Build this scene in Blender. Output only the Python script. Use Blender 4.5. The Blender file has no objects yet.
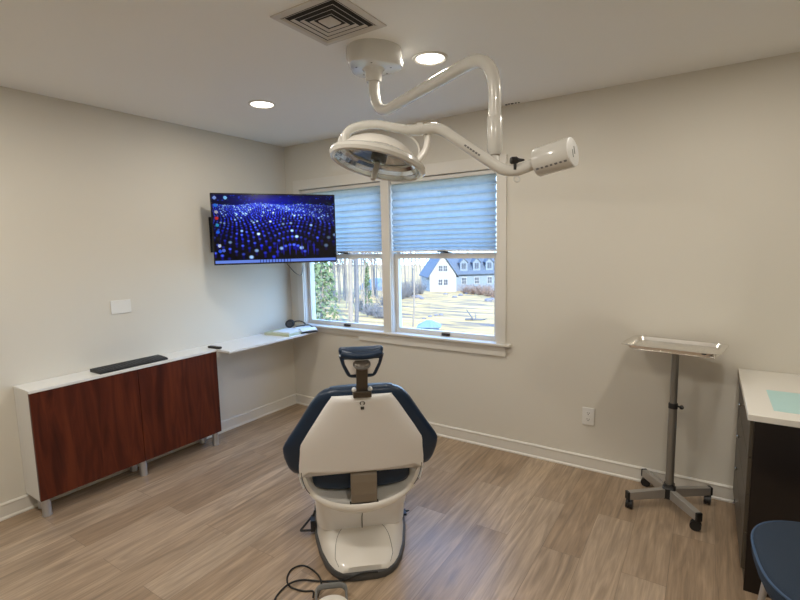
import bpy, bmesh, math, random
from mathutils import Vector, Matrix, noise
C = bpy.context.scene.collection
PI = math.pi
R = math.radians
V = Vector
random.seed(7)

# ------------------------------------------------------------ materials
def mat(name, col, rough=.5, metal=0., bump=0., bscale=60., vary=0., vscale=6., spec=.5, coat=0., emit=None, estr=0.):
    m = bpy.data.materials.new(name); m.use_nodes = True
    nt = m.node_tree; b = nt.nodes['Principled BSDF']
    b.inputs['Base Color'].default_value = (*col, 1)
    b.inputs['Roughness'].default_value = rough
    b.inputs['Metallic'].default_value = metal
    b.inputs['Specular IOR Level'].default_value = spec
    b.inputs['Coat Weight'].default_value = coat
    if emit:
        b.inputs['Emission Color'].default_value = (*emit, 1); b.inputs['Emission Strength'].default_value = estr
    tc = nt.nodes.new('ShaderNodeTexCoord')
    if vary:
        n = nt.nodes.new('ShaderNodeTexNoise'); n.inputs['Scale'].default_value = vscale; n.inputs['Detail'].default_value = 4
        nt.links.new(tc.outputs['Object'], n.inputs['Vector'])
        r = nt.nodes.new('ShaderNodeMapRange'); r.inputs['To Min'].default_value = 1 - vary; r.inputs['To Max'].default_value = 1 + vary
        nt.links.new(n.outputs['Fac'], r.inputs['Value'])
        mx = nt.nodes.new('ShaderNodeVectorMath'); mx.operation = 'SCALE'
        mx.inputs[0].default_value = col
        nt.links.new(r.outputs['Result'], mx.inputs['Scale']); nt.links.new(mx.outputs['Vector'], b.inputs['Base Color'])
    if bump:
        n = nt.nodes.new('ShaderNodeTexNoise'); n.inputs['Scale'].default_value = bscale; n.inputs['Detail'].default_value = 3
        nt.links.new(tc.outputs['Object'], n.inputs['Vector'])
        bp = nt.nodes.new('ShaderNodeBump'); bp.inputs['Strength'].default_value = bump; bp.inputs['Distance'].default_value = .01
        nt.links.new(n.outputs['Fac'], bp.inputs['Height']); nt.links.new(bp.outputs['Normal'], b.inputs['Normal'])
    return m

M = {}
M['wall'] = mat('wall_paint', (.71, .675, .595), .55, bump=.04, bscale=180, spec=.3)
M['ceil'] = mat('ceiling_paint', (.90, .885, .84), .8, bump=.03, bscale=150, spec=.2)
M['trim'] = mat('trim_paint', (.75, .72, .655), .38)
M['vinyl'] = mat('window_vinyl', (.70, .68, .635), .35)
M['white'] = mat('white_laminate', (.82, .82, .80), .3)
M['topwhite'] = mat('white_worktop', (.84, .81, .74), .25)
M['cream'] = mat('cream_plastic', (.86, .83, .77), .28, coat=.4)
M['creamdull'] = mat('cream_shell', (.90, .895, .885), .42)
M['lampwhite'] = mat('lamp_enamel', (.66, .645, .60), .22, coat=.6)
M['lampgrey'] = mat('lamp_grey', (.60, .59, .57), .3, .5)
M['taupe'] = mat('taupe_metal', (.27, .23, .18), .42, .3)
M['navy'] = mat('navy_vinyl', (.009, .027, .062), .34, bump=.05, bscale=220, spec=.4)
M['navycloth'] = mat('navy_fabric', (.021, .036, .060), .9, bump=.4, bscale=700, vary=.25, vscale=260)
M['piping'] = mat('navy_piping', (.045, .09, .17), .6)
M['chrome'] = mat('chrome', (.86, .86, .87), .10, 1.)
M['darkmetal'] = mat('dark_bronze_metal', (.085, .07, .055), .35, .4)
M['steel'] = mat('stainless_steel', (.82, .80, .76), .25, 1.)
M['pole'] = mat('grey_powdercoat', (.24, .225, .20), .38, .55)
M['standleg'] = mat('stand_leg_metal', (.42, .40, .37), .38, .5)
M['legsilver'] = mat('satin_silver', (.55, .56, .58), .35, .8)
M['black'] = mat('black_plastic', (.012, .012, .013), .4)
M['blackgloss'] = mat('black_gloss', (.008, .008, .009), .12, coat=.5)
M['rubber'] = mat('black_rubber', (.012, .012, .012), .6)
M['greyrub'] = mat('charcoal_plastic', (.075, .075, .075), .5)
M['greyhandle'] = mat('grey_handle', (.17, .17, .165), .4)
M['plate'] = mat('plate_plastic', (.80, .79, .75), .4)
M['slot'] = mat('dark_slot', (.05, .04, .035), .6)
M['paper'] = mat('white_paper', (.80, .85, .86), .8)
M['greenpaper'] = mat('pale_green_paper', (.55, .60, .44), .8)
M['teal'] = mat('teal_paper', (.50, .73, .71), .7)
M['espresso'] = mat('espresso_laminate', (.012, .008, .007), .35)
M['drawer'] = mat('glossy_brown_drawer', (.085, .070, .052), .42, spec=.25)
M['ventgrey'] = mat('vent_paint', (.62, .58, .52), .5)
M['ventdark'] = mat('duct_dark', (.03, .025, .02), .8)
M['logo'] = mat('logo_ink', (.03, .03, .03), .5)
M['greymark'] = mat('grey_ink', (.16, .16, .16), .5)
M['sealine'] = mat('dark_seam', (.10, .09, .08), .7)
M['seatblue'] = M['navy']
M['latch'] = mat('bronze_latch', (.035, .022, .015), .4, .4)

def wood_mat():
    m = mat('cherry_wood', (.1, .02, .008), .38, spec=.3); nt = m.node_tree; b = nt.nodes['Principled BSDF']
    tc = nt.nodes.new('ShaderNodeTexCoord'); mp = nt.nodes.new('ShaderNodeMapping')
    mp.inputs['Scale'].default_value = (9, 9, 1.1)
    nt.links.new(tc.outputs['Object'], mp.inputs['Vector'])
    n = nt.nodes.new('ShaderNodeTexNoise'); n.inputs['Scale'].default_value = 1.6; n.inputs['Detail'].default_value = 6; n.inputs['Distortion'].default_value = 1.4
    nt.links.new(mp.outputs['Vector'], n.inputs['Vector'])
    r = nt.nodes.new('ShaderNodeValToRGB'); e = r.color_ramp.elements
    e[0].position = .28; e[0].color = (.040, .0065, .003, 1); e[1].position = .75; e[1].color = (.145, .030, .010, 1)
    k = e.new(.5); k.color = (.085, .0155, .006, 1)
    nt.links.new(n.outputs['Fac'], r.inputs['Fac']); nt.links.new(r.outputs['Color'], b.inputs['Base Color'])
    return m
M['cherry'] = wood_mat()

def floor_mat():
    m = mat('oak_plank_floor', (.3, .22, .15), .34, spec=.5); nt = m.node_tree; b = nt.nodes['Principled BSDF']
    L = nt.links.new; N = nt.nodes.new
    tc = N('ShaderNodeTexCoord')
    mp = N('ShaderNodeMapping'); mp.inputs['Rotation'].default_value = (0, 0, R(90)); mp.inputs['Location'].default_value = (.25, .03, 0)
    L(tc.outputs['Object'], mp.inputs['Vector'])
    def brick(c1, c2, mortar, ms):
        k = N('ShaderNodeTexBrick'); k.offset = .37; k.offset_frequency = 2
        k.inputs['Color1'].default_value = (*c1, 1); k.inputs['Color2'].default_value = (*c2, 1); k.inputs['Mortar'].default_value = (*mortar, 1)
        k.inputs['Scale'].default_value = 1; k.inputs['Mortar Size'].default_value = ms; k.inputs['Mortar Smooth'].default_value = .3
        k.inputs['Bias'].default_value = 0; k.inputs['Brick Width'].default_value = 1.22; k.inputs['Row Height'].default_value = .182
        L(mp.outputs['Vector'], k.inputs['Vector']); return k
    k = brick((0, 0, 0), (1, 1, 1), (.5, .5, .5), .0012)
    base = N('ShaderNodeValToRGB'); e = base.color_ramp.elements
    e[0].color = (.335, .235, .150, 1); e[1].color = (.465, .350, .243, 1)
    L(k.outputs['Color'], base.inputs['Fac'])
    # each plank offsets the grain so planks differ
    off = N('ShaderNodeVectorMath'); off.operation = 'MULTIPLY_ADD'
    off.inputs[1].default_value = (7.3, 3.1, 5.7)
    L(k.outputs['Color'], off.inputs[0]); L(tc.outputs['Object'], off.inputs[2])
    g = N('ShaderNodeMapping'); g.inputs['Scale'].default_value = (16, 1.3, 1); L(off.outputs['Vector'], g.inputs['Vector'])
    n1 = N('ShaderNodeTexNoise'); n1.inputs['Scale'].default_value = 1.3; n1.inputs['Detail'].default_value = 7; n1.inputs['Distortion'].default_value = 1.8
    L(g.outputs['Vector'], n1.inputs['Vector'])
    g2 = N('ShaderNodeMapping'); g2.inputs['Scale'].default_value = (90, 5, 1); L(off.outputs['Vector'], g2.inputs['Vector'])
    n2 = N('ShaderNodeTexNoise'); n2.inputs['Scale'].default_value = 1.5; n2.inputs['Detail'].default_value = 3
    L(g2.outputs['Vector'], n2.inputs['Vector'])
    mr = N('ShaderNodeMapRange'); mr.inputs['From Min'].default_value = .25; mr.inputs['From Max'].default_value = .75
    mr.inputs['To Min'].default_value = .60; mr.inputs['To Max'].default_value = 1.28; L(n1.outputs['Fac'], mr.inputs['Value'])
    mr2 = N('ShaderNodeMapRange'); mr2.inputs['From Min'].default_value = .25; mr2.inputs['From Max'].default_value = .75
    mr2.inputs['To Min'].default_value = .84; mr2.inputs['To Max'].default_value = 1.14; L(n2.outputs['Fac'], mr2.inputs['Value'])
    ml = N('ShaderNodeMath'); ml.operation = 'MULTIPLY'; L(mr.outputs['Result'], ml.inputs[0]); L(mr2.outputs['Result'], ml.inputs[1])
    # mortar fac darkens the joint
    mo = N('ShaderNodeMapRange'); mo.inputs['To Min'].default_value = 1; mo.inputs['To Max'].default_value = .58; L(k.outputs['Fac'], mo.inputs['Value'])
    ml2 = N('ShaderNodeMath'); ml2.operation = 'MULTIPLY'; L(ml.outputs['Value'], ml2.inputs[0]); L(mo.outputs['Result'], ml2.inputs[1])
    sc = N('ShaderNodeVectorMath'); sc.operation = 'SCALE'; L(base.outputs['Color'], sc.inputs[0]); L(ml2.outputs['Value'], sc.inputs['Scale'])
    L(sc.outputs['Vector'], b.inputs['Base Color'])
    rr = N('ShaderNodeMapRange'); rr.inputs['To Min'].default_value = .26; rr.inputs['To Max'].default_value = .40; L(n1.outputs['Fac'], rr.inputs['Value']); L(rr.outputs['Result'], b.inputs['Roughness'])
    bp = N('ShaderNodeBump'); bp.inputs['Strength'].default_value = .08; bp.inputs['Distance'].default_value = .004
    L(n2.outputs['Fac'], bp.inputs['Height']); L(bp.outputs['Normal'], b.inputs['Normal'])
    return m
M['floor'] = floor_mat()

def glass_mat():
    m = bpy.data.materials.new('window_glass'); m.use_nodes = True; nt = m.node_tree; nt.nodes.clear()
    o = nt.nodes.new('ShaderNodeOutputMaterial'); t = nt.nodes.new('ShaderNodeBsdfTransparent'); g = nt.nodes.new('ShaderNodeBsdfGlossy')
    g.inputs['Roughness'].default_value = .01; t.inputs['Color'].default_value = (.96, .98, .98, 1)
    f = nt.nodes.new('ShaderNodeValue'); f.outputs[0].default_value = .045
    x = nt.nodes.new('ShaderNodeMixShader'); nt.links.new(f.outputs[0], x.inputs[0]); nt.links.new(t.outputs[0], x.inputs[1]); nt.links.new(g.outputs[0], x.inputs[2])
    nt.links.new(x.outputs[0], o.inputs[0]); return m
M['glass'] = glass_mat()
def shade_mat():
    m = bpy.data.materials.new('cellular_shade_fabric'); m.use_nodes = True; nt = m.node_tree; nt.nodes.clear()
    o = nt.nodes.new('ShaderNodeOutputMaterial'); t = nt.nodes.new('ShaderNodeBsdfTranslucent'); d = nt.nodes.new('ShaderNodeBsdfDiffuse')
    t.inputs['Color'].default_value = (.80, .90, .96, 1); d.inputs['Color'].default_value = (.55, .62, .68, 1)
    tc = nt.nodes.new('ShaderNodeTexCoord'); n = nt.nodes.new('ShaderNodeTexNoise'); n.inputs['Scale'].default_value = 30; n.inputs['Detail'].default_value = 3
    nt.links.new(tc.outputs['Object'], n.inputs['Vector'])
    r = nt.nodes.new('ShaderNodeValToRGB'); r.color_ramp.elements[0].color = (.33, .385, .415, 1); r.color_ramp.elements[1].color = (.385, .43, .455, 1)
    r.color_ramp.elements[0].position = .35; r.color_ramp.elements[1].position = .65
    nt.links.new(n.outputs['Fac'], r.inputs['Fac']); nt.links.new(r.outputs['Color'], t.inputs['Color'])
    x = nt.nodes.new('ShaderNodeMixShader'); x.inputs[0].default_value = .35
    nt.links.new(t.outputs[0], x.inputs[1]); nt.links.new(d.outputs[0], x.inputs[2]); nt.links.new(x.outputs[0], o.inputs[0]); return m
M['shade'] = shade_mat()
def emis(name, col, s):
    m = bpy.data.materials.new(name); m.use_nodes = True; nt = m.node_tree; nt.nodes.clear()
    o = nt.nodes.new('ShaderNodeOutputMaterial'); e = nt.nodes.new('ShaderNodeEmission'); e.inputs['Color'].default_value = (*col, 1); e.inputs['Strength'].default_value = s
    nt.links.new(e.outputs[0], o.inputs[0]); return m
M['led'] = emis('led_lens', (1, .93, .82), 9.)
def screen_mat():
    m = bpy.data.materials.new('screen_picture'); m.use_nodes = True; nt = m.node_tree; nt.nodes.clear()
    o = nt.nodes.new('ShaderNodeOutputMaterial'); e = nt.nodes.new('ShaderNodeEmission'); a = nt.nodes.new('ShaderNodeVertexColor'); a.layer_name = 'picture'
    nt.links.new(a.outputs['Color'], e.inputs['Color']); e.inputs['Strength'].default_value = 1.
    g = nt.nodes.new('ShaderNodeBsdfGlossy'); g.inputs['Roughness'].default_value = .15; g.inputs['Color'].default_value = (.03, .03, .03, 1)
    x = nt.nodes.new('ShaderNodeAddShader'); nt.links.new(e.outputs[0], x.inputs[0]); nt.links.new(g.outputs[0], x.inputs[1]); nt.links.new(x.outputs[0], o.inputs[0]); return m
M['screen'] = screen_mat()

# ------------------------------------------------------------ mesh helpers
def BM(): return bmesh.new()
def _xf(bm, vs, mtx):
    for v in vs: v.co = mtx @ v.co
def add_box(bm, x0, x1, y0, y1, z0, z1, mi=0):
    vs = [bm.verts.new((x, y, z)) for x in (x0, x1) for y in (y0, y1) for z in (z0, z1)]
    fs = []
    for q in ((0, 1, 3, 2), (4, 6, 7, 5), (0, 4, 5, 1), (2, 3, 7, 6), (0, 2, 6, 4), (1, 5, 7, 3)):
        f = bm.faces.new([vs[i] for i in q]); f.material_index = mi; fs.append(f)
    return vs
def loft(bm, loops, cap=True, closed=True, mi=0):
    rows = [[bm.verts.new(p) for p in l] for l in loops]
    n = len(rows[0])
    for a, b in zip(rows, rows[1:]):
        for i in range(n if closed else n - 1):
            j = (i + 1) % n
            f = bm.faces.new((a[i], a[j], b[j], b[i])); f.material_index = mi
    if cap:
        for r, rev in ((rows[0], True), (rows[-1], False)):
            f = bm.faces.new(list(reversed(r)) if rev else r); f.material_index = mi
    return [v for r in rows for v in r]
def circ(c, r, n=24, u=(1, 0, 0), v=(0, 1, 0), ry=None):
    c = V(c); u = V(u); v = V(v); ry = ry if ry is not None else r
    return [c + u * (r * math.cos(2 * PI * i / n)) + v * (ry * math.sin(2 * PI * i / n)) for i in range(n)]
def sup(c, a, b, e=4, n=32, u=(1, 0, 0), v=(0, 1, 0)):
    c = V(c); u = V(u); v = V(v); out = []
    for i in range(n):
        t = 2 * PI * i / n; ct, st = math.cos(t), math.sin(t)
        out.append(c + u * (a * math.copysign(abs(ct) ** (2 / e), ct)) + v * (b * math.copysign(abs(st) ** (2 / e), st)))
    return out
def frame_of(d):
    d = V(d).normalized(); a = V((0, 0, 1)) if abs(d.z) < .9 else V((1, 0, 0))
    u = d.cross(a).normalized(); return u, u.cross(d).normalized() if False else d.cross(u).normalized()
def add_cyl(bm, a, b, r, r2=None, n=24, cap=True):
    a = V(a); b = V(b); u, v = frame_of(b - a); r2 = r if r2 is None else r2
    return loft(bm, [circ(a, r, n, u, v), circ(b, r2, n, u, v)], cap)
def add_lathe(bm, prof, c=(0, 0, 0), axis=(0, 0, 1), n=32, cap=True):
    c = V(c); ax = V(axis).normalized(); u, v = frame_of(ax)
    return loft(bm, [circ(c + ax * z, max(r, 1e-4), n, u, v) for r, z in prof], cap)
def smooth_path(pts, rad, seg=8):
    """polyline with rounded corners"""
    pts = [V(p) for p in pts]; out = [pts[0]]
    for i in range(1, len(pts) - 1):
        p, a, b = pts[i], pts[i - 1], pts[i + 1]
        r = rad[i] if isinstance(rad, (list, tuple)) else rad
        d1 = (a - p); d2 = (b - p); r = min(r, d1.length * (.92 if i == 1 and i < len(pts) - 2 else .49), d2.length * (.92 if i == len(pts) - 2 and i > 1 else .49))
        s = p + d1.normalized() * r; e = p + d2.normalized() * r
        for k in range(seg + 1):
            t = k / seg; out.append(s * (1 - t) ** 2 + p * 2 * t * (1 - t) + e * t * t)
    out.append(pts[-1]); return out
def catmull(pts, seg=8):
    pts = [V(p) for p in pts]; P = [pts[0] * 2 - pts[1]] + pts + [pts[-1] * 2 - pts[-2]]; out = []
    for i in range(1, len(P) - 2):
        for k in range(seg):
            t = k / seg; a, b, c, d = P[i - 1], P[i], P[i + 1], P[i + 2]
            out.append(.5 * ((2 * b) + (c - a) * t + (2 * a - 5 * b + 4 * c - d) * t * t + (3 * b - a - 3 * c + d) * t ** 3))
    out.append(pts[-1]); return out
def add_tube(bm, pts, r, n=12, cap=True, flat=None):
    pts = [V(p) for p in pts]
    if flat is not None and False: pass
    t0 = (pts[1] - pts[0]).normalized(); u, v = frame_of(t0); loops = []
    N = len(pts)
    for i, p in enumerate(pts):
        t = (pts[min(i + 1, N - 1)] - pts[max(i - 1, 0)]).normalized()
        q = t0.rotation_difference(t); u = q @ u; v = q @ v; t0 = t
        rr = r[i] if isinstance(r, (list, tuple)) else r
        loops.append(circ(p, rr, n, u, v))
    return loft(bm, loops, cap)
def band(bm, pts, w, h, side, n=16, e=3.):
    """flattened tube: width w along `side`, thickness h"""
    pts = [V(p) for p in pts]; loops = []; N = len(pts)
    for i, p in enumerate(pts):
        t = (pts[min(i + 1, N - 1)] - pts[max(i - 1, 0)]).normalized()
        s = V(side); s = (s - t * s.dot(t)).normalized(); k = t.cross(s)
        ww = w[i] if isinstance(w, (list, tuple)) else w; hh = h[i] if isinstance(h, (list, tuple)) else h
        loops.append(sup(p, ww / 2, hh / 2, e, n, s, k))
    return loft(bm, loops)
def obj(name, bm, m, parent=None, smooth=True, bevel=0, sub=0, ang=40, loc=None):
    bmesh.ops.recalc_face_normals(bm, faces=bm.faces[:])
    me = bpy.data.meshes.new(name); bm.to_mesh(me); bm.free()
    for x in (m if isinstance(m, (list, tuple)) else [m]): me.materials.append(x)
    o = bpy.data.objects.new(name, me); C.objects.link(o)
    if parent is not None: o.parent = parent
    if loc is not None: o.location = loc
    if bevel:
        b = o.modifiers.new('bevel', 'BEVEL'); b.width = bevel; b.segments = 2; b.limit_method = 'ANGLE'; b.angle_limit = R(35)
    if sub:
        s = o.modifiers.new('sub', 'SUBSURF'); s.levels = sub; s.render_levels = sub
    if smooth:
        for p in me.polygons: p.use_smooth = True
        if not sub: me.set_sharp_from_angle(angle=R(ang))
    return o
def thing(name, label, cat, loc=(0, 0, 0), rotz=0, group=None):
    o = bpy.data.objects.new(name, None); C.objects.link(o); o.location = loc; o.rotation_euler = (0, 0, rotz)
    o.empty_display_size = .1
    o['label'] = label; o['category'] = cat
    if group: o['group'] = group
    return o
def tag(o, label, cat, group=None, kind=None):
    o['label'] = label; o['category'] = cat
    if group: o['group'] = group
    if kind: o['kind'] = kind
    return o
def struct(o, label=None):
    o['kind'] = 'structure'
    if label: o['label'] = label
    return o
def sbox(name, x0, x1, y0, y1, z0, z1, m, bevel=0, parent=None):
    b = BM(); add_box(b, x0, x1, y0, y1, z0, z1)
    o = obj(name, b, m, parent, smooth=False, bevel=bevel)
    if parent is None: struct(o)
    return o
def pbox(name, parent, x0, x1, y0, y1, z0, z1, m, bevel=0):
    b = BM(); add_box(b, x0, x1, y0, y1, z0, z1); return obj(name, b, m, parent, smooth=False, bevel=bevel)
def dup(root, loc, rotz=None, label=None, group=None):
    r = root.copy(); C.objects.link(r); r.location = loc
    if rotz is not None: r.rotation_euler = (0, 0, rotz)
    if label: r['label'] = label
    if group: r['group'] = group
    for ch in list(root.children):
        c = ch.copy(); C.objects.link(c); c.parent = r
        for g in list(ch.children):
            d = g.copy(); C.objects.link(d); d.parent = c
    return r

# ------------------------------------------------------------ room
H = 2.44; XR = 4.75; YB = -4.35
sbox('floor', -.15, XR + .15, YB - .15, .14, -.12, 0, M['floor'])
sbox('ceiling', -.15, XR + .15, YB - .15, .14, H, H + .15, M['ceil'])
sbox('wall_left', -.15, 0, YB - .15, .14, 0, H, M['wall'])
sbox('wall_right', XR, XR + .15, YB - .15, .14, 0, H, M['wall'])
sbox('wall_front', 0, XR, YB - .15, YB, 0, H, M['wall'])
# window wall with one wide opening
OX0, OX1, OZ0, OZ1 = .165, 2.085, .79, 2.045
b = BM()
add_box(b, 0, OX0, 0, .14, 0, H); add_box(b, OX1, XR, 0, .14, 0, H)
add_box(b, OX0, OX1, 0, .14, 0, OZ0); add_box(b, OX0, OX1, 0, .14, OZ1, H)
struct(obj('wall_back', b, M['wall'], smooth=False))
# baseboards: flat board with a slim top bead and a shoe mould
def baseboard(name, p0, p1, inward):
    b = BM(); p0 = V(p0); p1 = V(p1); n = V(inward)
    prof = [(0, 0), (.020, 0), (.020, .008), (.012, .016), (.012, .078), (.015, .082), (.015, .088), (.009, .094), (0, .094)]
    loft(b, [[p + n * d + V((0, 0, z)) for d, z in prof] for p in (p0, p1)])
    struct(obj(name, b, M['trim'], smooth=False))
baseboard('baseboard_left', (0, YB, 0), (0, 0, 0), (1, 0, 0))
baseboard('baseboard_back', (0, 0, 0), (XR, 0, 0), (0, -1, 0))
baseboard('baseboard_right', (XR, 0, 0), (XR, YB, 0), (-1, 0, 0))
baseboard('baseboard_front', (XR, YB, 0), (0, YB, 0), (0, 1, 0))

# window trim
b = BM()
add_box(b, .105, .175, -.016, 0, .80, 2.12)
add_box(b, 2.075, 2.147, -.016, 0, .80, 2.12)
add_box(b, .175, 2.075, -.016, 0, 2.035, 2.12)
add_box(b, 1.085, 1.165, -.016, 0, .80, 2.035)
o = struct(obj('trim_1', b, M['trim'], smooth=False, bevel=.002)); o['label'] = 'painted casing around the double window'
b = BM(); add_box(b, 1.098, 1.152, 0, .03, .80, 2.04)
o = struct(obj('trim_2', b, M['trim'], smooth=False)); o['label'] = 'mullion post between the two windows'
b = BM(); add_box(b, .06, 2.185, -.042, .03, .781, .800)
o = struct(obj('trim_3', b, M['trim'], smooth=False, bevel=.004)); o['label'] = 'window stool under both windows'
b = BM(); add_box(b, .815, 2.147, -.016, 0, .705, .781)
o = struct(obj('trim_4', b, M['trim'], smooth=False, bevel=.002)); o['label'] = 'deep apron board under the right part of the window'
b = BM(); add_box(b, .105, .815, -.014, 0, .738, .781)
o = struct(obj('trim_5', b, M['trim'], smooth=False, bevel=.002)); o['label'] = 'shallow apron strip under the left part of the window'

def window(n, x0, x1, lab):
    w = bpy.data.objects.new('window_%d' % n, None); C.objects.link(w); struct(w, lab)
    za, zm, zb = .795, 1.405, 2.045
    b = BM()                                             # jamb box
    add_box(b, x0 - .012, x0 + .004, 0, .14, .79, 2.045); add_box(b, x1 - .004, x1 + .012, 0, .14, .79, 2.045)
    add_box(b, x0, x1, 0, .14, 2.033, 2.045); add_box(b, x0, x1, .03, .16, .785, .800)
    obj('window_frame', b, M['vinyl'], w, smooth=False)
    def sash(y0, y1, z0, z1, st, rb, rt, nm):
        b = BM(); a, c = x0 + .004, x1 - .004
        add_box(b, a, a + st, y0, y1, z0, z1); add_box(b, c - st, c, y0, y1, z0, z1)
        add_box(b, a + st, c - st, y0, y1, z0, z0 + rb); add_box(b, a + st, c - st, y0, y1, z1 - rt, z1)
        s = obj(nm, b, M['vinyl'], w, smooth=False, bevel=.002)
        g = BM(); ym = (y0 + y1) / 2; add_box(g, a + st, c - st, ym - .002, ym + .002, z0 + rb, z1 - rt)
        obj('pane', g, M['glass'], s, smooth=False)
        return s
    lo = sash(.045, .075, za, 1.450, .034, .042, .042, 'lower_sash')
    sash(.085, .112, 1.408, 2.033, .034, .04, .04, 'upper_sash')
    cx = (x0 + x1) / 2 + .02
    b = BM(); add_box(b, cx - .035, cx + .035, .030, .045, .806, .826)
    obj('sash_lift', b, M['latch'], lo, smooth=False, bevel=.003)
    b = BM(); add_box(b, x0 + .02, x0 + .045, .040, .045, za + .05, 1.39) if False else add_box(b, cx - .05, cx + .05, .048, .07, 1.450, 1.456)
    add_lathe(b, [(.016, 0), (.016, .012), (.010, .018)], (cx, .060, 1.456)); add_box(b, cx - .005, cx + .05, .052, .064, 1.462, 1.472)
    obj('sash_lock', b, M['latch'], lo, smooth=False)
window(1, .175, 1.085, 'left double-hung window beside the wall screen')
window(2, 1.165, 2.075, 'right double-hung window with the house view')

def shade(x0, x1, lab):
    s = thing('cellular_shade', lab, 'window shade', ((x0 + x1) / 2, .022, 2.03))
    hw = (x1 - x0) / 2
    pbox('headrail', s, -hw, hw, -.018, .018, -.028, 0, M['vinyl'], .003)
    # pleated fabric : closer pleats at the foot
    b = BM(); z = -.028; zs = [z]; zend = -.560
    n = 12
    hs = [1.35 - .80 * (i / (n - 1)) for i in range(n)]; t = sum(hs); hs = [h * (-zend + z) / t for h in hs]
    rows = []
    y = 0
    zz = z; pr = []
    for h in hs:
        pr += [(.006, zz), (-.010, zz - h * .22), (-.0145, zz - h * .5), (-.010, zz - h * .78)]; zz -= h
    pr.append((.006, zz))
    nx = 14
    vs = [[b.verts.new((-hw + 2 * hw * i / nx, yy, zq + (.006 * (4 * (i / nx) * (1 - i / nx)) * ((zq - z) / (zend - z)) ** 3))) for i in range(nx + 1)] for yy, zq in pr]
    for a, c in zip(vs, vs[1:]):
        for i in range(nx): b.faces.new((a[i], a[i + 1], c[i + 1], c[i]))
    f = obj('pleated_fabric', b, M['shade'], s, smooth=False)
    b = BM(); L = []
    for i in range(nx + 1):
        x = -hw + 2 * hw * i / nx; dz = .006 * 4 * (i / nx) * (1 - i / nx)
        L.append([V((x, -.014, -.560 + dz)), V((x, .010, -.560 + dz)), V((x, .010, -.571 + dz)), V((x, -.014, -.571 + dz))])
    loft(b, L); r = obj('bottom_rail', b, M['white'], s, smooth=False)
    b = BM(); add_box(b, -.035 + .01, .035 + .01, -.028, -.013, -.572, -.560); obj('pull_tab', b, M['black'], r, smooth=False, bevel=.003)
shade(.187, 1.073, 'pale blue pleated shade half lowered, behind the wall screen')
shade(1.177, 2.063, 'pale blue pleated shade half lowered, right window of the pair')

# scuff marks at the ceiling corner
b = BM()
for x, y, r in ((2.15, -.03, .010), (2.17, -.035, .008), (2.19, -.03, .011), (2.215, -.03, .008), (2.235, -.028, .007)):
    add_lathe(b, [(r, 0), (r * .8, -.003)], (x, y, H), n=9)
o = obj('scuff_marks', b, M['slot']); tag(o, 'row of small dark marks where ceiling meets the window wall', 'mark')

# ------------------------------------------------------------ ceiling lights
def can(x, y, lab):
    t = thing('recessed_light', lab, 'ceiling light', (x, y, H), 0, 'recessed ceiling lights')
    b = BM(); rings = [(.088, 0), (.087, -.006), (.078, -.009), (.070, -.005), (.068, -.001)]
    loft(b, [circ((0, 0, z), r, 40) for r, z in rings], cap=False)
    obj('trim_ring', b, M['trim'], t)
    b = BM(); add_lathe(b, [(.069, -.0005), (.068, -.003)], n=40); obj('lens', b, M['led'], t)
    return t
cans = [(.876, -1.015, 'recessed downlight near the left wall, above the screen'), (2.127, -1.032, 'recessed downlight right of the lamp mount'),
        (3.50, -1.03, 'recessed downlight above the instrument stand side'), (.876, -2.75, 'unseen recessed downlight added in a second row, nearest the left wall'),
        (2.127, -2.75, 'unseen recessed downlight added in a second row, middle of the room'), (3.50, -2.75, 'unseen recessed downlight added in a second row, right side of the room')]  # the second row is out of view, added as light sources
c0 = None
for i, (x, y, lab) in enumerate(cans):
    if y < -2 or x > 3: o = None
    c0 = can(x, y, lab) if c0 is None else dup(c0, (x, y, H), 0, lab) if i else c0
    l = bpy.data.lights.new('downlight', 'AREA'); l.shape = 'DISK'; l.size = .13; l.energy = (6.6, 7.3, 8.0, 11.2, 11.4, 10.8)[i]; l.color = (1, .935, .84); l.spread = R(180)
    lo = bpy.data.objects.new('downlight', l); C.objects.link(lo); lo.location = (x, y, H - .012)

# ------------------------------------------------------------ ceiling vent
vt = thing('ceiling_vent', 'square louvred ceiling vent beside the lamp mount', 'vent', (1.985, -1.618, H))
b = BM(); h = .168
for s0, s1, z0, z1 in ((h, h - .030, 0, -.004),):
    loft(b, [[V((sx * a, sy * a, z)) for sx, sy in ((-1, -1), (1, -1), (1, 1), (-1, 1))] for a, z in ((h, 0), (h, -.005), (h - .028, -.008), (h - .028, -.0005))], cap=False)
obj('vent_frame', b, M['ventgrey'], vt, smooth=False)
b = BM(); add_box(b, -.146, .146, -.146, .146, -.001, -.0002); obj('duct_opening', b, M['ventdark'], vt, smooth=False)
for a in (.140, .113, .086, .059):
    b = BM()
    sq = lambda a, z: [V((sx * a, sy * a, z)) for sx, sy in ((-1, -1), (1, -1), (1, 1), (-1, 1))]
    loft(b, [sq(a, -.0105), sq(a - .010, -.0045), sq(a - .0115, -.0045), sq(a - .0025, -.0108), sq(a, -.0105)], cap=False)
    obj('louvre', b, M['ventgrey'], vt, smooth=False)
b = BM(); loft(b, [sq(.034, -.004), sq(.030, -.010), sq(.004, -.020)]); obj('centre_cone', b, M['ventgrey'], vt, smooth=False)
b = BM(); add_lathe(b, [(.006, -.005), (.006, -.011), (.003, -.013)], n=12); obj('damper_screw', b, M['white'], vt)

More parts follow.
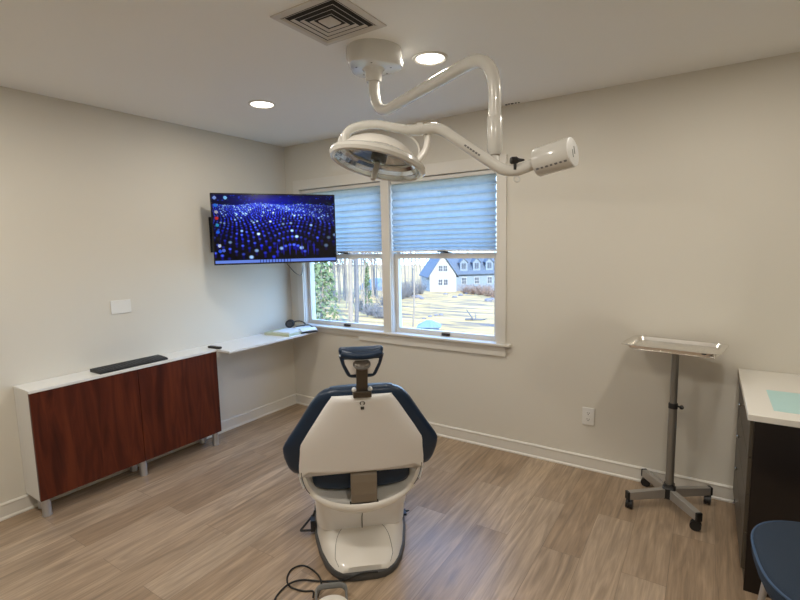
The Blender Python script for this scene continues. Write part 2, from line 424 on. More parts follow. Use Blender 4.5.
# ------------------------------------------------------------ dental light (ceiling mounted)
LX = V((1.955, -1.277, H))
dl = thing('dental_light', 'cream ceiling mounted dental light with jointed arm over the chair', 'dental light', LX)
def W(p): return V(p) - LX
b = BM()
def puck(r, z, k=.10): # rounded, slightly triangular outline
    out = []
    for i in range(48):
        t = 2 * PI * i / 48; rr = r * (1 + k * math.cos(3 * (t - R(28))))
        out.append(V((rr * math.cos(t), rr * math.sin(t), z)))
    return out
loft(b, [puck(.130, 0, .03), puck(.132, -.012, .03), puck(.132, -.048, .05), puck(.130, -.070, .09), puck(.122, -.084, .12), puck(.112, -.088, .12)])
mount = obj('ceiling_canopy', b, M['lampwhite'], dl)
b = BM()
b.free()
for a in (20, 75, 160, 235, 300):
    b = BM(); add_lathe(b, [(.005, -.0865), (.005, -.0885)], (.085 * math.cos(R(a)), .085 * math.sin(R(a)), 0), n=10); obj('screw', b, M['slot'], mount)
b = BM(); add_lathe(b, [(.058, -.086), (.046, -.094), (.040, -.106), (.0365, -.140), (.035, -.146)]); obj('swivel_collar', b, M['lampwhite'], dl)
e1 = V((1.955, -1.277, 2.134)); e2 = V((2.711, -1.639, 2.156))
b = BM(); add_tube(b, smooth_path([V((1.955, -1.277, 2.30)), e1, e2, V((2.711, -1.639, 1.93))], .15, 14), [.0265 - .005 * min(1, i / 28) for i in range(32)], 20)
vs = b.verts[:]
for v in vs: v.co -= LX
obj('fixed_arm', b, M['lampwhite'], dl)
b = BM(); add_lathe(b, [(.0245, .125), (.0260, .122), (.0260, .02), (.0235, .008), (.018, .0)], W((2.711, -1.639, 1.815))); obj('pivot_sleeve', b, M['lampwhite'], dl)
b = BM(); add_lathe(b, [(.017, 0), (.017, -.006), (.011, -.012)], W((2.711, -1.639, 1.817))); add_box(b, *[c for c in ()]) if False else None
obj('pivot_bolt', b, M['taupe'], dl)
P = dict(cwo=(2.9675, -1.6444, 1.7928), cwi=(2.853, -1.629, 1.775), bend=(2.765, -1.655, 1.744), b2=(2.545, -1.735, 1.915), j=(2.505, -1.753, 1.906),
         j2=(2.442, -1.78, 1.919), top=(2.343, -1.818, 1.942), left=(2.262, -1.851, 1.934), tip=(2.249, -1.863, 1.888))
P = {k: W(v) for k, v in P.items()}
b = BM(); add_tube(b, smooth_path([P['cwi'] + (P['cwo'] - P['cwi']) * .1, P['bend'], P['b2'], P['j']], .05, 10), .0185, 20); arm = obj('spring_arm', b, M['lampwhite'], dl)
# faint type marks printed on the arm
dirv = (P['b2'] - P['bend']).normalized(); camv = (V((3.335, -3.201, 1.517)) - V((2.62, -1.70, 1.86))).normalized()
b = BM(); mid = P['bend'] + (P['b2'] - P['bend']) * .50; sd = dirv.cross(camv).normalized(); fr = sd.cross(dirv).normalized()
if fr.dot(camv) < 0: fr = -fr
for i in range(6):
    c = mid + dirv * (.011 * i - .03) + fr * .0183 + sd * (-.0015 if fr.dot(camv) > 0 else 0)
    q = [c + dirv * a + sd * e_ for a, e_ in ((-.004, -.003), (.004, -.003), (.004, .003), (-.004, .003))]
    loft(b, [q, [p + fr * .0006 for p in q]])
obj('type_marking', b, M['greymark'], arm, smooth=False)
# lug joining sleeve and arm
b = BM(); add_cyl(b, W((2.711, -1.639, 1.808)), W((2.715, -1.655, 1.775)), .016, .020, 16); obj('pivot_lug', b, M['lampwhite'], dl)
# counterweight
ax = (P['cwo'] - P['cwi']).normalized(); L_ = (P['cwo'] - P['cwi']).length
b = BM(); add_lathe(b, [(.030, -.004), (.044, 0), (.0465, .004), (.0465, L_ - .003), (.0455, L_ - .001)], P['cwi'], ax, 40); cw = obj('counterweight_housing', b, M['lampwhite'], dl)
b = BM(); add_lathe(b, [(.0450, L_ - .001), (.0450, L_ + .002), (.043, L_ + .003)], P['cwi'], ax, 40); obj('end_cap', b, M['white'], cw)
b = BM()
u_, v_ = frame_of(ax)
for q in range(2):
    c = P['cwi'] + ax * (L_ + .003)
    s2 = V((0, 0, 1)); s2 = (s2 - ax * s2.dot(ax)).normalized(); s1 = ax.cross(s2)
    c = c + s1 * (.008 * (1 if q else -1)) * (1) + s2 * (.006 if q == 0 else -.006)
    qd = [c + s1 * a + s2 * e_ for a, e_ in ((-.0015, -.012), (.0015, -.012), (.0015, .012), (-.0015, .012))]
    loft(b, [qd, [p + ax * .001 for p in qd]])
obj('adjusting_slot', b, M['greymark'], cw, smooth=False)
b = BM() # row of small dark marks low on the housing
down = V((0, 0, -1)); down = (down - ax * down.dot(ax)).normalized(); side = V((3.335, -3.201, 1.517)) - LX - P['cwi']; side = (side - ax * side.dot(ax)).normalized(); side = (side - down * side.dot(down)).normalized()
for i in range(7):
    a = R(38); nrm = (side * math.cos(a) + down * math.sin(a)); tn = ax
    c = P['cwi'] + ax * (.014 + i * (L_ - .026) / 6) + nrm * .0463; w_ = .0035 if i % 2 else .0045
    s3 = ax.cross(nrm); qd = [c + ax * x + s3 * y for x, y in ((-w_, -.003), (w_, -.003), (w_, .003), (-w_, .003))]
    loft(b, [qd, [p + nrm * .001 for p in qd]])
obj('marking', b, M['greymark'], cw, smooth=False)
# brake knob above the bend and small eyelet below it
b = BM(); k0 = W((2.792, -1.666, 1.784)); kd = V((.8, .5, .02)).normalized()
add_lathe(b, [(.0085, -.016), (.012, -.012), (.012, .004), (.007, .012), (.003, .030)], k0, kd, 16); kb = obj('brake_lever', b, M['black'], dl)
b = BM(); add_cyl(b, k0 - V((0, 0, .006)), k0 - V((0, 0, .030)), .005, n=10); obj('lever_stem', b, M['black'], kb)
b = BM(); add_tube(b, [W((2.793, -1.650, 1.726)) + V((.84, .54, 0)) * (.0095 * math.cos(t)) + V((0, 0, 1)) * (.0095 * math.sin(t)) for t in [2 * PI * i / 20 for i in range(21)]], .0022, 8); obj('eyelet', b, M['lampwhite'], dl)
# yoke: wide flat band passing over the dome, hooked down at its left end
b = BM(); nrm = V((.1083, .2354, .9659)).normalized()
yk = [(2.505, -1.753, 1.908), (2.46, -1.777, 1.907), (2.411, -1.795, 1.919), (2.352, -1.813, 1.935), (2.30, -1.835, 1.935), (2.263, -1.851, 1.924), (2.248, -1.862, 1.902), (2.249, -1.865, 1.870)]
yp = catmull([W(q) for q in yk], 6); n_ = len(yp); yoke_l = []
for i, p in enumerate(yp):
    t_ = (yp[min(i + 1, n_ - 1)] - yp[max(i - 1, 0)]).normalized(); sd = V((-.40, .80, .25)); sd = (sd - t_ * sd.dot(t_)).normalized(); kk = t_.cross(sd)
    f_ = min(1, i / (n_ * .35)); yoke_l.append(sup(p, .018 + .010 * f_, .018 - .003 * f_, 2.6, 20, sd, kk))
loft(b, yoke_l); obj('yoke', b, M['lampwhite'], dl)
b = BM(); add_lathe(b, [(.0205, -.004), (.0215, 0), (.0215, .012), (.0205, .016)], P['j'] - (P['j'] - P['j2']).normalized() * .012, (P['j2'] - P['j'])); obj('joint_ring', b, M['lampwhite'], dl)

# lamp head in its own local frame (z = up through the dome)
hx = V((1, 0, 0)); hx = V((.815, .56, -.15)); hx = (hx - nrm * hx.dot(nrm)).normalized(); hy = nrm.cross(hx)
HM = Matrix.Translation(W((2.352, -1.819, 1.806))) @ Matrix((hx, hy, nrm)).transposed().to_4x4()
def hobj(name, bm, m, parent, **k):
    for v in bm.verts: v.co = HM @ v.co
    return obj(name, bm, m, parent, **k)
b = BM()
loft(b, [circ((0, 0, z), r, 56) for r, z in ((.150, -.012), (.156, -.016), (.165, -.014), (.1705, -.004), (.168, .006), (.158, .013), (.140, .020), (.118, .030))], cap=False)
head = hobj('lamp_head_rim', b, M['lampwhite'], dl)
b = BM()
loft(b, [circ((-.002, .01, z), r, 48) for r, z in ((.140, .018), (.132, .032), (.114, .054), (.086, .071), (.055, .083), (.025, .089), (.002, .090))], cap=False)
hobj('lamp_dome', b, M['cream'], dl)
b = BM() # mirrored reflector bowl, facetted steps
loft(b, [circ((0, 0, z), r, 56) for r, z in ((.151, -.012), (.148, .002), (.144, .003), (.138, .016), (.134, .017), (.121, .032), (.117, .033), (.094, .047), (.090, .048), (.050, .058), (.001, .062))], cap=False)
hobj('reflector', b, M['chrome'], head)
b = BM(); loft(b, [circ((0, 0, -.0115), .151, 56), circ((0, 0, -.0125), .151, 56), circ((0, 0, -.0125), .012, 56), circ((0, 0, -.0115), .012, 56), circ((0, 0, -.0115), .151, 56)], cap=False); hobj('lens_glass', b, M['glass'], head)
b = BM(); add_lathe(b, [(.025, .061), (.028, .050), (.028, .006), (.024, .0), (.012, -.002)], n=28); bs = hobj('bulb_shield', b, M['blackgloss'], head)
b = BM(); add_lathe(b, [(.0290, .028), (.0290, .032)], n=28); hobj('shield_band', b, M['chrome'], bs)
b = BM(); add_tube(b, [V((0, 0, .0)), V((-.001, -.004, -.026)), V((-.004, -.010, -.060)), V((-.004, -.011, -.066))], [.009, .0105, .0105, .008], 16); hobj('positioning_handle', b, M['lampgrey'], head)
b = BM(); add_box(b, -.150, -.136, -.012, .012, .010, .060); hobj('side_bracket', b, M['lampwhite'], dl, smooth=False, bevel=.004)
# thin loop handle on the right and its inner rib
b = BM(); band(b, catmull([W(q) for q in ((2.507, -1.742, 1.896), (2.509, -1.744, 1.866), (2.500, -1.749, 1.834), (2.478, -1.758, 1.806))], 6), .016, .024, (.2, 1, 0)); obj('grip_loop', b, M['cream'], dl)
b = BM(); band(b, catmull([W(q) for q in ((2.438, -1.786, 1.902), (2.461, -1.773, 1.885), (2.480, -1.758, 1.858), (2.482, -1.754, 1.822))], 6), .006, .006, (.2, 1, 0)); obj('support_rib', b, M['cream'], dl)

# ------------------------------------------------------------ wall screen
TW, TH = .955, .548
tv = thing('television', 'flat screen turned to the room showing a blue dotted desktop', 'television', (.442, -.549, 1.666 - TH / 2), .921)
b = BM(); add_box(b, -TW / 2, TW / 2, -.006, .022, 0, TH); obj('bezel', b, M['blackgloss'], tv, smooth=False, bevel=.003)
b = BM(); loft(b, [[V((x, .021, z)) for x, z in ((-.36, .05), (.36, .05), (.36, .40), (-.36, .40))], [V((x, .055, z)) for x, z in ((-.33, .08), (.33, .08), (.33, .37), (-.33, .37))]]); obj('rear_housing', b, M['black'], tv, smooth=False)
# picture
NX, NY = 250, 141
IMG = [[(0., 0., 0.)] * NX for _ in range(NY)]
def build_picture():
    r = random.Random(11)
    for j in range(NY):
        v = (j + .5) / NY
        for i in range(NX):
            u = (i + .5) / NX
            glow = math.exp(-((u - .46) / .30) ** 2) * math.exp(-((v - .13) / .12) ** 2); g2 = math.exp(-((u - .42) / .38) ** 2) * math.exp(-((v - .42) / .22) ** 2)
            IMG[j][i] = (.004 + .01 * glow, .006 + .06 * glow, .05 + .55 * glow + .10 * g2 + .16 * math.exp(-(v / .10) ** 2))
    def splat(u, v, ru, rv, c, add=False):
        for j in range(max(0, int((v - rv) * NY)), min(NY, int((v + rv) * NY) + 1)):
            for i in range(max(0, int((u - ru) * NX)), min(NX, int((u + ru) * NX) + 1)):
                d = (((i + .5) / NX - u) / ru) ** 2 + (((j + .5) / NY - v) / rv) ** 2
                if d < 1:
                    k = (1 - d) ** .6; o = IMG[j][i]; IMG[j][i] = tuple(o[q] * (1 - k) + c[q] * k for q in range(3))
    # rows of lit dots standing on concentric arcs that fade towards a bright horizon
    for ring in range(36, -8, -1):
        rad = .62 + ring * .082; nth = int(rad * 52) + 6
        for k in range(nth):
            th = PI * (k + .5 * (ring % 2)) / nth; X = rad * math.cos(th) * 1.25; Z = rad * math.sin(th)
            X += .28 * math.sin(Z * 1.7 + .4); Y = .06 * math.sin(X * 2.1 + Z)
            if Z < .05: continue
            u = .47 + X / (Z + .42) * .46; v = .125 + (.40 - Y) / (Z + .30) * .80 - .08
            if not (0 < u < 1 and .10 < v < .95): continue
            s_ = .0125 / (Z + .35) ** .75; h = r.random(); e = math.exp(-((u - .45) / .42) ** 2)
            br = (.55 + .65 * e) * (.75 + .75 * r.random() ** 2)
            # blue skirt below each dot, then the dot
            splat(u, v + s_ * 1.9, s_ * .55, s_ * 2.2, (.01 * br, .015 * br, .42 * br))
            splat(u, v + s_ * 4.6, s_ * .9, s_ * 1.4, (0, 0, .012))
            c = (.62 * br, .78 * br, 1. * br) if h > .86 else (.24 * br, .34 * br, .95 * br) if h > .45 else (.10 * br, .15 * br, .70 * br)
            splat(u, v, s_ * (.95 if h > .86 else .75), s_ * (1.35 if h > .86 else 1.05), c)
    for k in range(90):
        u, v = r.random(), r.random() * .15; splat(u, v, .006 + .006 * r.random(), .008, (.08, .2, .85 * r.random()))
    for k in range(7): splat(.50 + k * .052, .80, .0045, .12, (.12, .12, .75))
build_picture()
def picture(u, v):
    """u,v in 0..1 from top left"""
    if v > .955:
        return (.40, .52, .88) if not (.35 < u < .62 and int(u * 120) % 3 == 0) else (.20, .30, .62)
    return IMG[min(NY - 1, int(v * NY))][min(NX - 1, int(u * NX))]
bm = BM(); lay = bm.loops.layers.color.new('picture')
icons = [(.022, .045, (.45, .55, .8)), (.105, .045, (.45, .7, .9)), (.027, .155, (.1, .4, .8)), (.03, .25, (.6, .6, .65)), (.03, .34, (.7, .15, .12)), (.032, .44, (.15, .55, .7)),
         (.034, .54, (.08, .35, .85)), (.036, .64, (.08, .08, .09)), (.04, .74, (.7, .75, .85)), (.042, .82, (.1, .3, .85)), (.07, .81, (.3, .4, .8))]
bx = .010; zx = .012
def sp(i, j): return V((-TW / 2 + bx + (TW - 2 * bx) * i / NX, -.0068, TH - zx - (TH - 2 * zx) * j / NY))
grid = [[bm.verts.new(sp(i, j)) for i in range(NX + 1)] for j in range(NY + 1)]
for j in range(NY):
    for i in range(NX):
        f = bm.faces.new((grid[j][i], grid[j + 1][i], grid[j + 1][i + 1], grid[j][i + 1]))
        u, v = (i + .5) / NX, (j + .5) / NY; c = picture(u, v)
        for iu, iv, ic in icons:
            if ((u - iu) * 1.78) ** 2 + (v - iv) ** 2 < .024 ** 2: c = ic
        for l in f.loops: l[lay] = (*c, 1)
me = bpy.data.meshes.new('screen'); bm.to_mesh(me); bm.free(); me.materials.append(M['screen'])
so = bpy.data.objects.new('screen', me); C.objects.link(so); so.parent = tv; so['label'] = 'lit screen with rows of blue dots and desktop icons'
# wall mount
mt = thing('wall_mount', 'black articulated bracket holding the screen to the left wall', 'wall mount', (0, -.80, 1.63))
pbox('wall_plate', mt, 0, .012, -.045, .045, -.14, .14, M['black'], .002)
b = BM(); add_box(b, .012, .05, -.012, .012, -.03, .03); 
b2 = smooth_path([V((.04, .0, 0)), V((.10, .10, 0)), V((.27, .235, 0))], .02, 5)
band(b, b2, .045, .016, (0, 0, 1)); obj('swing_arm', b, M['black'], mt)
b = BM(); cx_, cy_ = .442 - .063 * math.sin(.921), -.549 + .063 * math.cos(.921)
c = V((cx_, cy_ + .80, .01)); u = V((math.cos(.921), math.sin(.921), 0)); nn = V((-math.sin(.921), math.cos(.921), 0))
q = [c + u * a + V((0, 0, 1)) * e_ for a, e_ in ((-.11, -.11), (.11, -.11), (.11, .11), (-.11, .11))]
loft(b, [q, [p + nn * .006 for p in q]]); add_cyl(b, V((.27, .235, -.02)), V((.27, .235, .02)), .014, n=12); band(b, [V((.27, .235, 0)), c + nn * .004], .04, .02, (0, 0, 1)); obj('screen_plate', b, M['black'], mt, smooth=False)
b = BM(); add_tube(b, catmull([V((.34, -.42, 1.46)), V((.30, -.30, 1.36)), V((.25, -.16, 1.28)), V((.22, -.07, 1.27)), V((.20, -.03, 1.34)), V((.19, -.012, 1.42))], 8), .003, 8)
tag(obj('screen_cable', b, M['black']), 'thin black cable looping below the wall screen', 'cable')

# ------------------------------------------------------------ wall plate & outlet
t = thing('blank_wall_plate', 'white rectangular blank plate on the left wall above the cabinet', 'wall plate', (0, -1.569, 1.142))
pbox('cover', t, 0, .006, -.066, .066, -.045, .045, M['plate'], .002)
for y in (-.045, .045):
    b = BM(); add_cyl(b, (.0055, y, 0), (.007, y, 0), .003, n=10); obj('screw', b, M['plate'], t)
t = thing('power_outlet', 'cream duplex power outlet low on the window wall', 'outlet', (2.716, 0, .366))
pbox('cover', t, -.0385, .0385, -.007, 0, -.059, .059, M['plate'], .003)
for z in (.021, -.021):
    b = BM(); loft(b, [sup((0, -.0068, z), .0165, .0145, 3, 24, (1, 0, 0), (0, 0, 1)), sup((0, -.0085, z), .0165, .0145, 3, 24, (1, 0, 0), (0, 0, 1))]); s = obj('socket', b, M['plate'], t)
    b = BM(); add_box(b, -.008, -.0055, -.009, -.0084, z - .001, z + .008); add_box(b, .0055, .008, -.009, -.0084, z - .001, z + .007); add_lathe(b, [(.003, 0), (.003, .0006)], (0, -.0084, z - .007), (0, -1, 0), 10)
    obj('slot', b, M['slot'], s, smooth=False)

# ------------------------------------------------------------ low cabinet on the left wall
CY0, CY1, CX, CZ0, CZ1 = -2.202, -1.005, .213, .105, .756
cab = thing('cabinet', 'shallow white cabinet with two cherry wood doors on silver legs', 'cabinet', (.002, (CY0 + CY1) / 2, 0))
yc = (CY0 + CY1) / 2; hl = (CY1 - CY0) / 2
b = BM()
add_box(b, .0, CX - .018, -hl, -hl + .018, CZ0, CZ1 - .016); add_box(b, .0, CX - .018, hl - .018, hl, CZ0, CZ1 - .016)
add_box(b, .0, CX - .018, -hl + .018, hl - .018, CZ0, CZ0 + .018); add_box(b, 0, .006, -hl + .018, hl - .018, CZ0 + .018, CZ1 - .016)
add_box(b, .006, CX - .02, -.009, .009, CZ0 + .018, CZ1 - .016)
obj('carcass', b, M['white'], cab, smooth=False)
pbox('cabinet_top', cab, 0, CX + .004, -hl - .002, hl + .002, CZ1 - .016, CZ1, M['white'], .0015)
for a, c in ((-hl + .001, -.0015), (.0015, hl - .001)):
    pbox('door', cab, CX - .018, CX, a, c, CZ0 + .002, CZ1 - .0175, M['cherry'], .001)
for (x, y) in ((.178, -hl + .035), (.178, 0), (.178, hl - .035), (.05, -hl + .06), (.05, 0), (.05, hl - .06)):
    b = BM(); add_lathe(b, [(.024, 0), (.025, .004), (.0235, .010), (.0235, CZ0)], (x, y, 0), n=24); obj('leg', b, M['legsilver'], cab)
# keyboard
kb = thing('keyboard', 'black computer keyboard lying on the low white cabinet', 'keyboard', (.128, -1.60, CZ1), R(90.5))
b = BM(); loft(b, [[V((x, y, z)) for y, z in ((-.065, 0), (.065, 0), (.065, .020), (.055, .022), (-.06, .012), (-.065, .010))] for x in (-.222, .222)]); obj('key_case', b, M['black'], kb, smooth=False)
M['keycap'] = mat('keycap', (.035, .035, .037), .5)
for r_ in range(6):
    for i in range(21):
        if r_ == 0 and i in (4, 11): pass
        if len(kb.children) > 99: break
        x = -.210 + i * .021; y = -.050 + r_ * .0195
        if r_ == 0 and 4 <= i <= 8:
            if i != 6: continue
            w = .050
        else: w = .0088
        z = .012 + (y + .06) * (.010 / .115)
        if r_ < 5:
            b = BM(); loft(b, [sup((x, y, z), w, .0085, 6, 8), sup((x, y, z + .005), w * .85, .0072, 6, 8)]); obj('key', b, M['keycap'], kb, smooth=False)
# remote control
rm = thing('remote_control', 'small black remote control at the end of the low cabinet', 'remote control', (.17, -.985 + .0, CZ1 + .001), R(8))
b = BM(); loft(b, [sup((0, 0, 0), .062, .016, 6, 24), sup((0, 0, .010), .064, .017, 6, 24), sup((0, 0, .014), .060, .014, 6, 24)]); obj('remote_body', b, M['black'], rm)
for i in range(4):
    b = BM(); add_lathe(b, [(.004, .0135), (.0035, .0155)], (-.04 + i * .022, 0, 0), n=10); obj('button', b, M['keycap'], rm)

# shelf continuing to the window wall
b = BM(); loft(b, [[V(p) + V((0, 0, z)) for p in ((0, -1.0, 0), (.365, -1.0, 0), (.365, -.06, 0), (.30, -.045, 0), (0, -.045, 0))] for z in (.738, .7545)])
sh = obj('wall_shelf', b, M['white'], smooth=False, bevel=.001); tag(sh, 'long thin white shelf between the cabinet and the window wall', 'shelf')
pb = thing('shelf_bracket', 'small wooden cleat under the shelf beside the cabinet', 'bracket', (.0, -.985, 0))
pbox('cleat', pb, 0, .22, -.017, .003, .69, .7375, M['trim'], .001)
# paperwork
zt = .7548
pp = thing('document_pile', 'pale green booklet with white sheets on the shelf corner', 'papers', (.20, -.26, zt), R(8))
b = BM(); loft(b, [[V(p) + V((0, 0, z)) for p in ((-.15, -.13, 0), (.13, -.14, 0), (.14, .10, 0), (-.14, .11, 0))] for z in (0, .022)]); obj('booklet', b, M['greenpaper'], pp, smooth=False)
b = BM(); loft(b, [[V(p) + V((0, 0, z)) for p in ((-.07, -.11, 0), (.12, -.12, 0), (.13, .09, 0), (-.06, .10, 0))] for z in (.0221, .031)]); obj('loose_sheets', b, M['paper'], pp, smooth=False)
bo = thing('open_folder', 'white folder with dark spine lying open at the shelf end', 'folder', (.285, -.125, zt + .0), R(-20))
b = BM(); nx = 10
for s in (-1, 1):
    L = []
    for i in range(nx + 1):
        t_ = i / nx; L.append([V((s * (.003 + .095 * t_), y, .008 + .032 * math.sin(PI * min(1, t_ * 1.1) * .85) * (1 - .35 * t_) + dz)) for y, dz in ((-.075, 0), (.075, 0), (.075, .006), (-.075, .006))])
    loft(b, L)
obj('folder_pages', b, M['paper'], bo)
b = BM(); add_box(b, -.10, .10, -.08, .08, 0, .008); obj('folder_cover', b, M['black'], bo, smooth=False, bevel=.003)
hp = thing('headphones', 'black headphones standing on the papers in the corner', 'headphones', (.150, -.175, zt + .031), R(52))
for q, dx in (('ear_cup', 0.), ('ear_cup', .030)):
    b = BM(); c_ = V((-.004 + dx * .35, dx, .036))
    add_tube(b, [c_ + V((.031 * math.cos(t), 0, .029 * math.sin(t))) for t in [2 * PI * i / 32 for i in range(33)]], .0085, 10, cap=False)
    e_ = obj(q, b, M['black'], hp)
    b = BM(); add_lathe(b, [(.026, -.004), (.027, 0), (.024, .005)], c_, (0, 1, 0), 24); obj('ear_pad', b, M['greyrub'], e_)
b = BM(); add_tube(b, catmull([V((.026, .02, .040)), V((.060, .035, .052)), V((.105, .02, .050)), V((.135, -.01, .030)), V((.120, -.045, .018))], 6), .0055, 10); obj('headband', b, M['black'], hp)
b = BM(); add_tube(b, catmull([V((.175, -.13, zt + .037)), V((.20, -.075, zt + .040)), V((.27, -.058, zt + .050)), V((.34, -.070, zt + .03)), V((.345, -.085, zt + .006))], 6), .004, 8)
tag(obj('headphone_cord', b, M['black']), 'black cord curling behind the folder on the shelf', 'cord')

# ------------------------------------------------------------ dental chair
F = V((-.6136, .7896, 0)); S = V((.7896, .6136, 0)); CO = V((3.335, -3.201, 0))
org = CO + F * 2.0 - S * .018
ch = thing('dental_chair', 'cream and navy dental chair seen from behind, backrest raised', 'dental chair', org, math.atan2(S.y, S.x) + R(3.5))
# local frame: x = right, y = forward (away from camera), z up; y=0 at the rear edge of the base
def chair_obj(name, bm, m, parent=None, **k): return obj(name, bm, m, parent or ch, **k)
def interp(tab, z):
    if z <= tab[0][0]: return tab[0][1]
    for (a, va), (b_, vb) in zip(tab, tab[1:]):
        if z <= b_: return va + (vb - va) * (z - a) / (b_ - a)
    return tab[-1][1]
# base plate
def base_loop(z, k=0., y0=0.0):
    hw = [(0, 0.0), (.0035, .06), (.012, .095), (.03, .125), (.06, .153), (.12, .184), (.22, .214), (.35, .238), (.50, .250), (.62, .250), (.72, .225), (.77, .19), (.80, .12)]
    r_ = [V((w - k if w > k else 0, y0 + y + k * .6 * (1 if y < .1 else 0), z)) for y, w in hw]
    r_ = [V((max(w - k, 0) if w else 0, max(y, k * .9) if y < .7 else min(y, .80 - k), z)) for y, w in hw]
    l_ = [V((-p.x, p.y, p.z)) for p in reversed(r_[1:])]
    return r_ + l_
b = BM(); loft(b, [base_loop(0, .006), base_loop(.004, 0), base_loop(.030, 0), base_loop(.034, .004)]); chair_obj('base_plate', b, M['greyrub'], ang=50)
# sloping base cover
b = BM(); L = []
def cover_loop(z, k, ymin):
    pts = base_loop(z, k); out = []
    for p in pts: out.append(V((p.x, max(p.y, ymin), z)))
    return out
def cov(s, t):  # s across -1..1 , t along 0..1 (rear to front)
    y = .022 + t * .70
    hw = interp([(0, .06), (.02, .10), (.05, .135), (.10, .164), (.20, .198), (.35, .226), (.5, .238), (.62, .238), (.75, .20)], y)
    top = interp([(0, .052), (.05, .070), (.12, .092), (.20, .125), (.24, .150), (.27, .16), (.30, .165), (.75, .165)], y)
    a = min(1, abs(s)); x = s * hw
    z = .034 + (top - .034) * (1 - a ** 5) ** .6
    return V((x, y, z))
NXc, NYc = 28, 30
g = [[b.verts.new(cov(-1 + 2 * i / NXc, (j / NYc) ** 1.3)) for i in range(NXc + 1)] for j in range(NYc + 1)]
for j in range(NYc):
    for i in range(NXc): b.faces.new((g[j][i], g[j][i + 1], g[j + 1][i + 1], g[j + 1][i]))
f0 = [b.verts.new((v.co.x, v.co.y, .033)) for v in g[0]]
for i in range(NXc): b.faces.new((f0[i], f0[i + 1], g[0][i + 1], g[0][i]))
cv = chair_obj('base_cover', b, M['cream'], ang=60)
# access panel line on the cover
b = BM(); pts = []
for k in range(41):
    t_ = k / 40; a = PI * t_; x = .136 * math.copysign(abs(math.cos(a)) ** .45, math.cos(a)); y = .045 + .185 * math.sin(a) ** .6
    hw = interp([(0, .06), (.02, .10), (.05, .135), (.10, .164), (.20, .198), (.35, .226)], y)
    pts.append(cov(max(-.93, min(.93, x / hw)), max(0, (y - .022) / .70)) + V((0, 0, .0004)))
add_tube(b, pts, .0011, 6); chair_obj('panel_seam', b, M['sealine'], cv)
# column
b = BM(); L = []
for z, w, y0 in ((.12, .226, .215), (.20, .228, .190), (.28, .226, .110), (.345, .215, .060)):
    L.append([V((0, y0 + .20, z)) + V((w * math.copysign(abs(math.cos(t)) ** .42, math.cos(t)), .20 * math.copysign(abs(math.sin(t)) ** .5, math.sin(t)), 0)) for t in [2 * PI * i / 48 for i in range(48)]])
loft(b, L); col = chair_obj('lift_column', b, M['creamdull'])
b = BM(); loft(b, [[V((sx, y + dy, z)) for sx, dy in ((-.002, -.0045), (.002, -.0045), (.002, .02), (-.002, .02))] for y, z in ((.2125, .128), (.190, .20), (.110, .28), (.100, .29))])
o = chair_obj('column_seam', b, M['sealine'], col, smooth=False)
# tub shaped seat shell: a U shaped rim that climbs to the backrest corners
U = catmull([V((-.268, .000, .560)), V((-.262, .022, .510)), V((-.248, .040, .455)), V((-.226, .052, .415)), V((-.190, .042, .392)), V((-.130, .018, .377)), V((-.06, .004, .369)), V((0, .001, .367)),
             V((.06, .004, .369)), V((.130, .018, .377)), V((.190, .042, .392)), V((.226, .052, .415)), V((.248, .040, .455)), V((.262, .022, .510)), V((.268, .000, .560))], 5)
rows = []
prof = [(-.050, .050, -.085), (-.018, .012, -.046), (.000, 0, -.026), (.003, 0, -.010), (0, 0, -.002), (-.008, 0, .003), (-.018, 0, .000), (-.030, .012, -.001), (-.060, .045, .008), (-.10, .10, .020)]
b = BM(); L = []
n_ = len(U)
for i, p in enumerate(U):
    x = p.x / .268; ox = x; oy = -(1 - abs(x) ** 2) ** .5 if abs(x) < 1 else 0
    k = min(1, abs(x)) ** 6; row = []
    for d_, fy, dz in prof:
        q = p + V((ox, oy * .6, 0)) * d_ * (1 - .45 * k) + V((0, fy * (1 - .2 * k) + (.035 * k if d_ < -.02 and dz > -.04 else 0), dz * (1 - .55 * k))); row.append(q)
    L.append(row)
loft(b, L, cap=False, closed=False); tub = chair_obj('seat_tub', b, M['cream'], ang=60)
for s in (-1, 1):   # seam line along the rail
    b = BM(); add_tube(b, catmull([V((s * .266, -.004, .545)), V((s * .262, .012, .500)), V((s * .252, .030, .455)), V((s * .236, .040, .422))], 6), .0016, 6); chair_obj('rail_seam', b, M['sealine'], tub)
    b = BM(); band(b, catmull([V((s * .262, .060, .455)), V((s * .270, .052, .49)), V((s * .276, .040, .53))], 6), .012, .050, (1, 0, 0)); chair_obj('rail_cover', b, M['creamdull'])
# seat cushion & leg rest (far side)
b = BM(); L = []
for y, w, zc, th in ((.062, .18, .482, .05), (.070, .212, .474, .10), (.09, .225, .468, .13), (.14, .228, .462, .14), (.30, .23, .458, .12), (.48, .245, .46, .11), (.58, .235, .47, .10), (.62, .20, .47, .08)):
    L.append([V((x, y, z)) for x, _, z in sup((0, 0, zc), w, th / 2, 3.4, 36, (1, 0, 0), (0, 0, 1))])
loft(b, L); chair_obj('seat', b, M['navy'], ang=70)
b = BM(); L = []
for y, w, zc, th in ((.64, .17, .46, .06), (.66, .195, .457, .085), (.80, .20, .445, .09), (1.05, .19, .40, .085), (1.20, .175, .37, .08), (1.25, .13, .36, .05)):
    L.append([V((x, y, z)) for x, _, z in sup((0, 0, zc), w, th / 2, 3.4, 36, (1, 0, 0), (0, 0, 1))])
loft(b, L); chair_obj('leg_rest', b, M['navy'], ang=70)
b = BM(); add_box(b, -.15, .15, .30, .90, .33, .40); chair_obj('seat_frame', b, M['creamdull'], smooth=False, bevel=.01)
